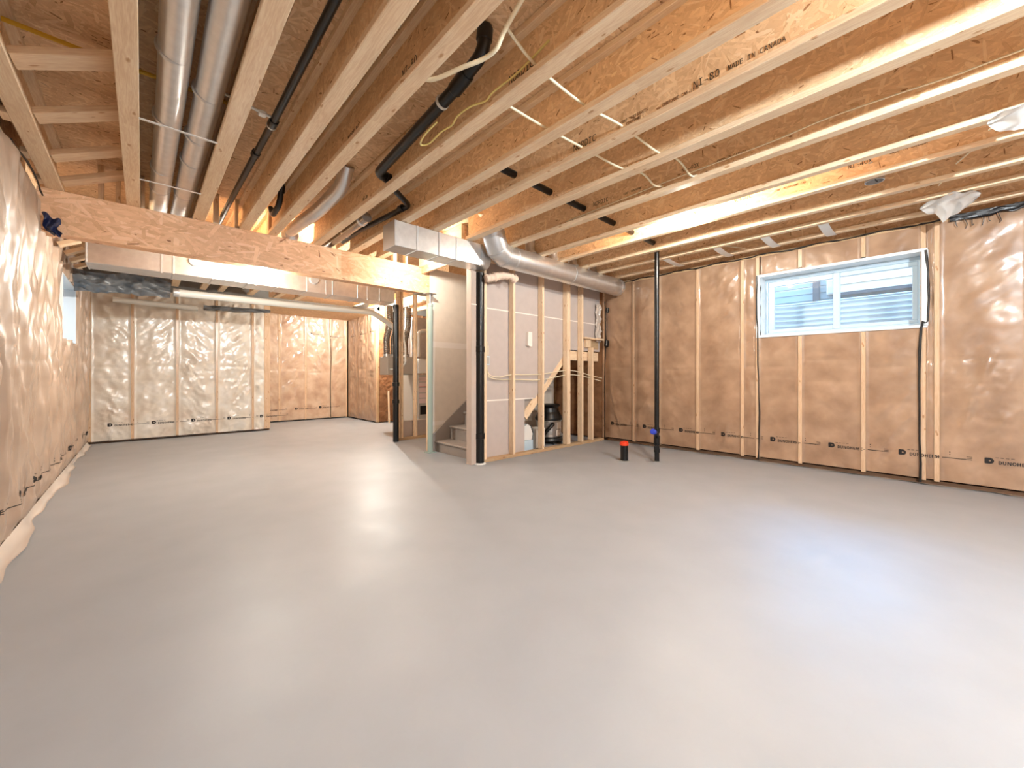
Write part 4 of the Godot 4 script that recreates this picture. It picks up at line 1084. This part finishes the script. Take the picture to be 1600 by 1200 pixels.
func build_stair() -> void:
	var w := struct("wall_stair", "open stud wall beside the stair, drywall on its far side")
	lum(w, "bottom_plate", V(3.06, 0.0, -3.89), V(5.62, 0.038, -3.80), M.old)
	lum(w, "top_plate", V(2.87, 2.545, -3.89), V(5.62, 2.583, -3.80))
	lum(w, "top_plate", V(2.87, 2.505, -3.89), V(5.62, 2.543, -3.80))
	for q in [[3.07, 2.503], [3.555, 2.503], [4.116, 2.503], [4.66, 2.503], [4.70, 2.503], [5.02, 2.503], [5.29, 1.52]]:
		lum(w, "stud", V(q[0], 0.04, -3.888), V(q[0] + 0.038, q[1], -3.80))
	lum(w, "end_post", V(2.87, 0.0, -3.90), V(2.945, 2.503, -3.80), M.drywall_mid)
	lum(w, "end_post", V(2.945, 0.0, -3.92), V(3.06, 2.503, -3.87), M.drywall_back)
	# sheets of drywall seen from behind between the studs; the lowest two are cut to the slope of the stair
	var sheets := [[[3.05, 0.02], [3.85, 0.02], [3.85, 0.748], [3.05, 0.748]], [[3.05, 0.752], [4.06, 0.752], [4.78, 1.47], [5.62, 1.47], [5.62, 1.918], [3.05, 1.918]], [[3.05, 1.922], [5.62, 1.922], [5.62, 2.50], [3.05, 2.50]]]
	for sh in sheets:
		var p := PackedVector2Array()
		for q in sh: p.append(Vector2(q[0], q[1]))
		var mb := MB.new(); mb.slab(p, V(0, 0, -3.892), Vector3.RIGHT, Vector3.UP, 0.013)
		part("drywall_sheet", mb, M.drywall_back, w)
	for q in [[1.912, 3.05, 5.5], [0.744, 3.05, 4.02]]:
		part("paper_seam", _box(V(q[1], q[0], -3.8915), V(q[2], q[0] + 0.016, -3.8895), 0.0), M.paper, w)
	part("paper_seam", _box(V(2.868, 1.915, -3.7985), V(2.95, 1.927, -3.7975), 0.0), M.paper, w)
	var br := MB.new(); br.bar(V(3.87, 0.50, -3.919), V(4.83, 1.46, -3.919), V(0, 0, 1), 0.024, 0.12, 0.003, roff())
	part("sloping_brace", br, M.lumber, w)
	lum(w, "landing_header", V(4.80, 1.31, -3.932), V(5.60, 1.455, -3.907))
	lum(w, "landing_deck", V(5.10, 1.655, -3.932), V(5.62, 1.68, -3.80))
	lum(w, "landing_block", V(5.19, 1.522, -3.888), V(5.31, 1.654, -3.84))
	lum(w, "landing_block", V(5.33, 1.50, -3.93), V(5.58, 1.654, -3.89), M.old)
	# black stack in the end of the wall
	var bp := thing("drain_stack", "thick black drain stack in the end of the stud wall beside the stair opening", "drain pipe", V(3.0, 0, -3.80))
	part("pipe", _lathe([Vector2(0.052, 0.0), Vector2(0.052, 2.31), Vector2(0.0, 2.31)]), M.abs, bp)
	for y in [0.30, 1.35]: part("coupling", _lathe([Vector2(0.053, y), Vector2(0.060, y + 0.004), Vector2(0.060, y + 0.07), Vector2(0.053, y + 0.074)]), M.abs, bp)
	part("floor_collar", _lathe([Vector2(0.052, 0.016), Vector2(0.07, 0.010), Vector2(0.076, 0.0)]), M.white, bp)
	# the stair
	var s := thing("staircase", "grey painted stair climbing to the right behind the stud wall", "staircase")
	for i in 8:
		var x := 3.05 + 0.245 * i; var y := 0.15 + 0.19 * i
		part("tread", _box(V(x - 0.025, y - 0.028, -4.86), V(x + 0.26, y, -3.958), 0.008), M.stair, s)
		part("riser", _box(V(x, (0.0 if i == 0 else y - 0.19), -4.86), V(x + 0.014, y - 0.0285, -3.958), 0.001), M.stair, s)
	for z in [-4.875, -3.933]:
		var p := PackedVector2Array([Vector2(2.93, 0.0), Vector2(3.12, 0.0), Vector2(5.0, 1.46), Vector2(5.0, 1.80), Vector2(2.93, 0.175)])
		var mb := MB.new(); mb.slab(p, V(0, 0, z), Vector3.RIGHT, Vector3.UP, 0.022)
		part("stringer", mb, M.stair, s)
	part("landing", _box(V(5.01, 1.58, -4.86), V(RW - 0.03, 1.67, -3.958), 0.004), M.stair, s)
	# far side of the stairwell
	var f := struct("wall_stairwell", "beige drywall on the far side of the stairwell")
	for q in [[0.0, 0.385, 2.975], [0.388, 1.50, 2.975], [1.503, 2.586, 2.975]]:
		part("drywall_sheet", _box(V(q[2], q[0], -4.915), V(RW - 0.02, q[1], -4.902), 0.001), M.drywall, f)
	for q in [[1.47, 1.555], [0.36, 0.42]]:
		part("joint_tape", _box(V(2.976, q[0], -4.9015), V(RW - 0.02, q[1], -4.9005), 0.0004), M.paper, f)
	for i in 6: lum(f, "stud", V(2.98 + i * 0.52, 0.0, -5.01), V(3.018 + i * 0.52, 2.586, -4.918))
	# framing round the stair opening
	var h := thing("stair_header", "short wooden trimmer over the stair opening between the beam and the stud wall", "beam")
	part("plank", _box(V(2.80, TOP - 0.02, -4.90), V(2.845, DECK - 0.002, -3.90), 0.003), M.lumber, h)
	part("plank", _box(V(2.845, TOP - 0.10, -4.90), V(2.885, DECK - 0.002, -3.90), 0.003), M.beam, h)
	var cb := MB.new(); cb.bx(V(2.30, TOP + 0.001, -4.42), V(2.80, TOP + 0.039, -4.33), 0.003, roff())
	solo("cross_block", cb, M.lumber, "wood block holding the bare bulb in front of the beam's right end", "block")
	# post
	var c := thing("steel_post", "pale green adjustable steel post under the right end of the orange beam", "post", V(2.935, 0, -4.83))
	part("tube", _lathe([Vector2(0.036, 0.012), Vector2(0.036, 2.06), Vector2(0.0, 2.06)]), M.primer, c)
	part("base_plate", _box(V(-0.06, 0.0, -0.06), V(0.06, 0.011, 0.06), 0.002), M.primer, c)
	part("screw", _lathe([Vector2(0.014, 2.06), Vector2(0.014, 2.20), Vector2(0.0, 2.20)]), M.steel, c)
	part("collar", _lathe([Vector2(0.037, 2.03), Vector2(0.041, 2.035), Vector2(0.041, 2.066), Vector2(0.0, 2.07)]), M.primer, c)
	part("top_plate", _box(V(-0.07, 2.2, -0.08), V(0.07, 2.213, 0.05), 0.002), M.steel, c)
	# small things on the stud wall
	var eb := thing("switch_box", "pale blue white switch box with loose wires on the first full stud", "electrical box", V(3.135, 1.20, -3.85))
	part("case", _box(V(-0.027, 0.0, -0.03), V(0.03, 0.11, 0.04), 0.004), M.vinyl, eb)
	part("recess", _box(V(-0.02, 0.012, 0.036), V(0.022, 0.098, 0.0405), 0.001), M.grey_box, eb)
	for k in 3:
		var wm := MB.new(); wm.tube(smooth([V(-0.015 + k * 0.015, 0.10, 0.02), V(-0.02 + k * 0.02, 0.20, 0.03), V(-0.015 + k * 0.012, 0.25 + k * 0.02, 0.01)], 5), 0.0035, 6)
		part("wire", wm, M.cream, eb)
	var w2 := MB.new(); w2.tube(smooth([V(0.0, 0.0, 0.02), V(0.01, -0.12, 0.03), V(0.03, -0.16, 0.03)], 5), 0.004, 6)
	part("wire", w2, M.cream, eb)
	cable("upper of the two white cables strung through the stud wall", [V(3.14, 1.14, -3.84), V(3.2, 1.07, -3.84), V(3.35, 1.05, -3.84), V(3.57, 1.08, -3.84), V(4.13, 1.09, -3.84), V(4.70, 1.15, -3.84), V(5.04, 1.12, -3.84), V(5.31, 1.07, -3.84), V(5.58, 1.03, -3.82)], 0.006, M.cream, "cable", "cables through the stud wall")
	cable("lower of the two white cables strung through the stud wall", [V(3.14, 1.13, -3.85), V(3.2, 1.05, -3.85), V(3.35, 1.02, -3.85), V(3.57, 1.02, -3.85), V(4.13, 1.01, -3.85), V(4.70, 1.08, -3.85), V(5.04, 1.07, -3.85), V(5.31, 1.03, -3.85), V(5.58, 0.98, -3.83)], 0.006, M.cream, "cable", "cables through the stud wall")
	var wt := MB.new()
	wt.slab(PackedVector2Array([Vector2(-0.04, 0.02), Vector2(0.0, 0.0), Vector2(0.045, 0.0), Vector2(0.045, 0.2), Vector2(-0.03, 0.2)]), V(3.91, 1.47, -3.845), Vector3.RIGHT, Vector3.UP, 0.045)
	solo("foam_wedge", wt, M.paper, "white foam wedge stuck to the drywall between the second and third studs", "wedge")
	var jb := thing("junction_box", "black junction box and cord hanging where the stud wall meets the right wall", "electrical box", V(5.60, 1.55, -3.74))
	var jm := MB.new(); jm.box(Transform3D(Basis(Vector3.FORWARD, 0.2), V(0, 0.05, 0)), V(0.07, 0.11, 0.05), 0.008)
	part("case", jm, M.black_plastic, jb)
	part("cover", _box(V(-0.025, 0.01, 0.024), V(0.025, 0.09, 0.030), 0.003), M.black_plastic, jb)
	var jc := MB.new(); jc.tube(smooth([V(0.0, 0.1, 0.0), V(0.0, 0.3, 0.01), V(0.012, 0.45, 0.0), V(0.0, 0.62, 0.01), V(0.01, 0.78, 0.0)], 6), 0.005, 6)
	part("cord", jc, M.black_plastic, jb)
	part("upper_clip", _box(V(-0.005, 0.56, -0.01), V(0.05, 0.64, 0.02), 0.006), M.black_plastic, jb)
	var cp := MB.new()
	var fn := FastNoiseLite.new(); fn.seed = 5; fn.frequency = 1.0
	for s2 in [0.0, 0.003]:
		cp.sheet(func(u, v): return V(5.47 + u * 0.14 + 0.02 * fn.get_noise_2d(u * 5, v * 5), 2.25 - v * 0.62, -3.86 + s2 + 0.03 * fn.get_noise_2d(u * 6 + 9, v * 7)), 10, 24, Vector2.ONE, Vector3.BACK)
	solo("film_flap", cp, M.film, "loose clear film flap in the corner of the stud wall and right wall", "plastic film")


func build_furnace_corner() -> void:
	for i in 5:
		joist(["first", "second", "third", "fourth", "fifth"][i] + " of the short joists over the furnace corner, counted from the alcove", [3.42, 3.74, 4.25, 4.75, 5.25][i], 0.066, -8.65, -5.04)
	var w := struct("wall_partition", "open stud partition in front of the furnace")
	lum(w, "bottom_plate", V(3.08, 0.0, -6.16), V(3.95, 0.038, -6.07), M.old)
	for x in [3.09, 3.14, 3.40, 3.86]: lum(w, "stud", V(x, 0.04, -6.16), V(x + 0.038, 2.222 if x < 3.0 else 2.58, -6.07))
	lum(w, "top_plate", V(2.97, 2.547, -6.42), V(3.95, 2.584, -6.30))
	part("drywall_strip", _box(V(3.08, 0.04, -6.185), V(3.80, 0.30, -6.172), 0.001), M.drywall_back, w)
	part("strip_edge", _box(V(3.08, 0.301, -6.187), V(3.80, 0.313, -6.165), 0.001), M.paper, w)
	var bp := thing("vent_stack", "black drain stack standing free at the end of the furnace partition", "drain pipe", V(3.02, 0, -6.02))
	part("pipe", _lathe([Vector2(0.047, 0.0), Vector2(0.047, 2.22), Vector2(0.0, 2.22)]), M.abs, bp)
	for y in [0.62, 0.9]: part("coupling", _lathe([Vector2(0.048, y), Vector2(0.056, y + 0.004), Vector2(0.056, y + 0.06), Vector2(0.048, y + 0.064)]), M.abs, bp)
	# ventilator box hung on straps, with two ribbed hoses
	var h := thing("ventilator", "beige air exchanger box hung behind the furnace partition", "ventilator", V(3.79, 1.09, -7.45))
	part("case", _box(V(-0.30, 0.0, -0.2), V(0.30, 0.36, 0.15), 0.012), M.grey_box, h)
	part("door", _box(V(-0.08, 0.015, 0.151), V(0.29, 0.345, 0.166), 0.006), M.grey_box, h)
	part("badge", _box(V(0.0, 0.27, 0.167), V(0.1, 0.31, 0.169), 0.001), M.white, h)
	for x in [-0.26, 0.26]: part("strap", _box(V(x - 0.012, 0.36, -0.03), V(x + 0.012, 1.49, -0.027), 0.0), M.zinc_seam, h)
	for i in 3:
		var t := thing("flexible_hose", ["left", "middle", "right"][i] + " ribbed silver hose rising from the air exchanger", "duct", V(0, 0, 0), "ribbed hoses")
		var x: float = [3.55, 3.70, 3.95][i]
		var p := smooth([V(x, 1.455, -7.45), V(x - 0.01, 1.8, -7.45), V(x + 0.03, 2.1, -7.40), V(x + 0.02, 2.45, -7.38)], 30)
		var rr := PackedFloat32Array()
		for k in p.size(): rr.append(0.062 + 0.006 * sin(k * 2.1))
		var mb := MB.new(); mb.tube(p, rr, 18)
		part("hose", mb, M.foil, t)
		var cm := MB.new(); cm.tube(PackedVector3Array([V(x, 1.452, -7.45), V(x, 1.50, -7.45)]), 0.072, 20)
		part("clamp", cm, M.zinc_seam, t)
	# furnace
	var f := thing("furnace", "grey furnace cabinet with white control box and labels behind the partition", "furnace", V(4.40, 0, -7.5))
	part("cabinet", _box(V(-0.30, 0.12, -0.35), V(0.30, 1.10, 0.30), 0.01), M.grey_box, f)
	part("base", _box(V(-0.29, 0.0, -0.34), V(0.29, 0.119, 0.28), 0.005), M.black_plastic, f)
	part("control_box", _box(V(-0.29, 1.12, 0.05), V(-0.05, 1.42, 0.30), 0.01), M.white, f)
	part("plenum", _box(V(-0.28, 1.43, -0.33), V(0.28, 2.30, 0.0), 0.005), M.zinc, f)
	for k in 5: part("label_sheet", _box(V(-0.28, 0.95 - k * 0.11, 0.3005), V(-0.12, 1.045 - k * 0.11, 0.302), 0.0), M.label_pink, f)
	part("warning_stripe", _box(V(-0.28, 0.84, 0.3025), V(-0.12, 0.855, 0.303), 0.0), M.label_red, f)
	part("burner_opening", _box(V(-0.26, 0.28, 0.3005), V(-0.04, 0.46, 0.304), 0.002), M.black_plastic, f)
	pipe("white plastic exhaust elbow rising beside the furnace", [V(4.02, 1.45, -7.05), V(4.02, 1.95, -7.05), V(4.25, 1.98, -7.08), V(4.45, 1.98, -7.2)], 0.038, 0.09, [], M.pvc, "exhaust_pipe")
	pipe("thin white plastic conduit between the partition studs", [V(3.46, 2.2, -6.6), V(3.46, 1.75, -6.6), V(3.50, 1.6, -6.6), V(3.50, 1.3, -6.6), V(3.55, 1.2, -6.9), V(3.55, 1.2, -7.305)], 0.018, 0.05, [[V(3.46, 1.72, -6.6), V(3.46, 1.82, -6.6), M.white]], M.pvc, "conduit")
	var lb := MB.new(); lb.bar(V(4.10, 0.0, -8.50), V(4.13, 0.72, -8.60), V(0, 0, 1), 0.03, 0.03, 0.002, roff())
	solo("loose_batten", lb, M.lumber, "thin pale batten leaning by the insulation left of the black stack", "batten")


func build_clutter() -> void:
	# shop vacuum under the stair
	var v := thing("shop_vacuum", "large shop vacuum with steel drum and black lid under the stair", "vacuum cleaner", V(4.78, 0, -4.28))
	var drum := [Vector2(0.0, 0.10), Vector2(0.19, 0.10), Vector2(0.205, 0.115), Vector2(0.205, 0.16), Vector2(0.199, 0.165), Vector2(0.199, 0.34), Vector2(0.207, 0.35), Vector2(0.207, 0.37)]
	part("steel_drum", _lathe(drum), M.steel, v)
	part("lid", _lathe([Vector2(0.21, 0.365), Vector2(0.222, 0.375), Vector2(0.222, 0.40), Vector2(0.19, 0.46), Vector2(0.165, 0.50), Vector2(0.15, 0.56), Vector2(0.175, 0.585), Vector2(0.185, 0.60), Vector2(0.17, 0.615), Vector2(0.0, 0.62)]), M.black_plastic, v)
	part("base", _lathe([Vector2(0.0, 0.045), Vector2(0.24, 0.045), Vector2(0.25, 0.06), Vector2(0.24, 0.09), Vector2(0.19, 0.105), Vector2(0.0, 0.105)]), M.black_plastic, v)
	for k in 4:
		var a := TAU * k / 4 + 0.5
		var c := MB.new(); c.lathe([Vector2(0.0, -0.012), Vector2(0.018, -0.012), Vector2(0.022, -0.006), Vector2(0.022, 0.006), Vector2(0.018, 0.012), Vector2(0.0, 0.012)], V(cos(a) * 0.215, 0.022, sin(a) * 0.215), V(cos(a + 1.2), 0, sin(a + 1.2)), 14)
		part("caster", c, M.black_plastic, v)
	for s in [-1.0, 1.0]:
		var hd := MB.new(); hd.tube(smooth([V(s * 0.205, 0.30, 0.02), V(s * 0.235, 0.36, 0.03), V(s * 0.232, 0.44, 0.03), V(s * 0.19, 0.50, 0.02)], 5), 0.016, 10)
		part("latch_handle", hd, M.black_plastic, v)
	part("drum_label", _box(V(-0.03, 0.24, 0.198), V(0.06, 0.34, 0.203), 0.001), M.paper, v)
	part("drum_label", _box(V(-0.05, 0.13, 0.2), V(0.03, 0.22, 0.206), 0.001), M.paper, v)
	var hose := MB.new(); hose.tube(smooth([V(-0.10, 0.31, 0.16), V(-0.17, 0.32, 0.24), V(-0.25, 0.24, 0.20), V(-0.27, 0.12, 0.08), V(-0.24, 0.14, -0.12)], 8), 0.028, 12)
	part("hose", hose, M.black_plastic, v)
	var sg := thing("print_card", "white printed card standing right of the shop vacuum", "card", V(5.06, 0.0, -4.15))
	var sm := MB.new(); sm.box(Transform3D(Basis(Vector3.UP, -0.5), V(0, 0.22, 0)), V(0.10, 0.44, 0.012), 0.002)
	part("card", sm, M.white, sg)
	var s2 := MB.new(); s2.box(Transform3D(Basis(Vector3.UP, -0.5), V(0.0, 0.24, 0.0)) * Transform3D(Basis(), V(0.0, 0, 0.0068)), V(0.02, 0.22, 0.001), 0.0)
	part("print", s2, M.ink, sg)
	# cartons
	var c1 := thing("carton", "white printed carton in front of the shop vacuum", "carton", V(4.26, 0.0, -4.06))
	part("box", _box(V(-0.09, 0.0, -0.1), V(0.10, 0.28, 0.08), 0.004), M.white, c1)
	part("lid_flap", _box(V(-0.092, 0.281, -0.102), V(0.102, 0.30, 0.084), 0.004), M.tape, c1)
	part("emblem", letters("S", 0.09, 800), M.ink, c1, V(-0.04, 0.09, 0.081))
	part("dark_base_stripe", _box(V(-0.085, 0.004, 0.0805), V(0.096, 0.02, 0.082), 0.0), M.ink, c1)
	var c2 := thing("jug", "white plastic jug with a dark handle band lying on the low white box", "jug", V(4.03, 0.155, -4.05))
	var jm := MB.new()
	jm.slab(PackedVector2Array([Vector2(-0.09, 0.0), Vector2(0.06, 0.0), Vector2(0.085, 0.08), Vector2(0.04, 0.19), Vector2(-0.02, 0.23), Vector2(-0.08, 0.20)]), V(0, 0, 0.06), Vector3.RIGHT, Vector3.UP, 0.12)
	part("body", jm, M.white, c2)
	var hb := MB.new(); hb.tube(smooth([V(0.075, 0.02, 0.03), V(0.105, 0.08, 0.03), V(0.06, 0.19, 0.03)], 5), 0.018, 10)
	part("handle", hb, M.black_plastic, c2)
	var c3 := thing("low_box", "low white box on the floor under the jug", "box", V(4.02, 0.0, -4.05))
	part("box", _box(V(-0.10, 0.0, -0.1), V(0.08, 0.152, 0.08), 0.004), M.vinyl, c3)


# ---------------------------------------------------------------- lamps
func lamp(label: String, at: Vector3, dir: Vector3, power: float, tint := Color(1.0, 0.98, 0.935)) -> void:
	dir = dir.normalized()
	var t := thing("bulb_lamp", label, "lamp", at, "bare bulbs in porcelain holders")
	var b := MB.new(); b.lathe([Vector2(0.0, 0.0), Vector2(0.055, 0.0), Vector2(0.057, 0.006), Vector2(0.048, 0.018), Vector2(0.028, 0.026), Vector2(0.022, 0.034), Vector2(0.0, 0.034)], Vector3.ZERO, dir, 24)
	part("porcelain_holder", b, M.porcelain, t)
	var g := MB.new(); g.lathe([Vector2(0.013, 0.034), Vector2(0.015, 0.05), Vector2(0.026, 0.075), Vector2(0.030, 0.092), Vector2(0.027, 0.109), Vector2(0.016, 0.121), Vector2(0.0, 0.124)], Vector3.ZERO, dir, 20)
	part("bulb", g, M.bulb, t)
	var l := OmniLight3D.new()
	l.name = "bulb_glow"
	l.position = at + dir * 0.092
	l.light_color = tint
	l.light_energy = power
	l.omni_range = 16.0; l.omni_attenuation = 2.0; l.light_size = 0.03; l.shadow_enabled = true
	add_child(l, true)

func build_lamps() -> void:
	lamp("bare bulb between the joists over the right half of the room", V(3.88, 2.665, -1.70), Vector3.DOWN, LAMP * 0.33)
	var br := MB.new(); br.bx(V(3.72, 2.666, -1.72), V(4.09, 2.70, -1.68), 0.002)
	solo("lamp_bracket", br, M.zinc_seam, "metal bar holding the right bulb between two joists", "bracket")
	lamp("bare bulb under the joists in front of the orange beam's right end", V(2.61, TOP, -4.36), Vector3.DOWN, LAMP * 0.13)
	lamp("bare bulb over the alcove entrance near the furnace", V(3.705, TOP, -8.30), Vector3.DOWN, LAMP * 0.85)
	lamp("bare bulb fixed behind the orange beam in front of the trunk duct", V(1.0, 2.275, -5.056), V(0, -1.0, -0.9), LAMP * 0.38)
	lamp("cool white bare bulb behind the viewer", V(1.913, TOP, 1.5), Vector3.DOWN, LAMP * 1.8, Color(0.93, 0.975, 1.0))


const LAMP := 6.0

func _ready() -> void:
	rng.seed = 7
	var cam := Camera3D.new()
	cam.name = "camera"
	cam.position = V(0, 1.06, 0)
	cam.rotation = V(0, -atan(578.0 / 622.0), 0)
	var near := 0.05                                           # 622 px focal length; the horizon lies 12 px above the middle
	cam.set_frustum(1200.0 / 622.0 * near, Vector2(0, -12.0 / 622.0 * near), near, 200.0)
	add_child(cam)
	cam.current = true
	var we := WorldEnvironment.new()
	we.name = "world"
	var env := Environment.new()
	var sm := ProceduralSkyMaterial.new()
	sm.sky_top_color = Color(0.72, 0.85, 0.97); sm.sky_horizon_color = Color(0.88, 0.94, 1.0)
	sm.ground_horizon_color = Color(0.55, 0.56, 0.56); sm.ground_bottom_color = Color(0.35, 0.34, 0.33)
	sm.sky_energy_multiplier = 1.0
	var sky := Sky.new(); sky.sky_material = sm
	env.background_mode = Environment.BG_SKY; env.sky = sky
	env.background_energy_multiplier = 4.2
	env.tonemap_mode = Environment.TONE_MAPPER_LINEAR
	env.tonemap_exposure = 1.34
	env.sdfgi_enabled = true; env.ssao_enabled = true; env.ssil_enabled = true
	we.environment = env
	add_child(we)
	var sun := DirectionalLight3D.new()                        # bright veiled sky to the right, through the wide window
	sun.name = "sun"
	sun.light_color = Color(0.32, 0.70, 1.0); sun.light_energy = 0.85; sun.light_angular_distance = 19.0; sun.shadow_enabled = true
	sun.look_at_from_position(V(10, 7.0, -1.6), V(0, 0, 0))
	add_child(sun)
	make_materials()
	build_shell()
	build_walls()
	build_windows()
	build_outside()
	build_joists()
	build_stair()
	build_furnace_corner()
	build_ducts()
	build_pipes()
	build_clutter()
	build_lamps()
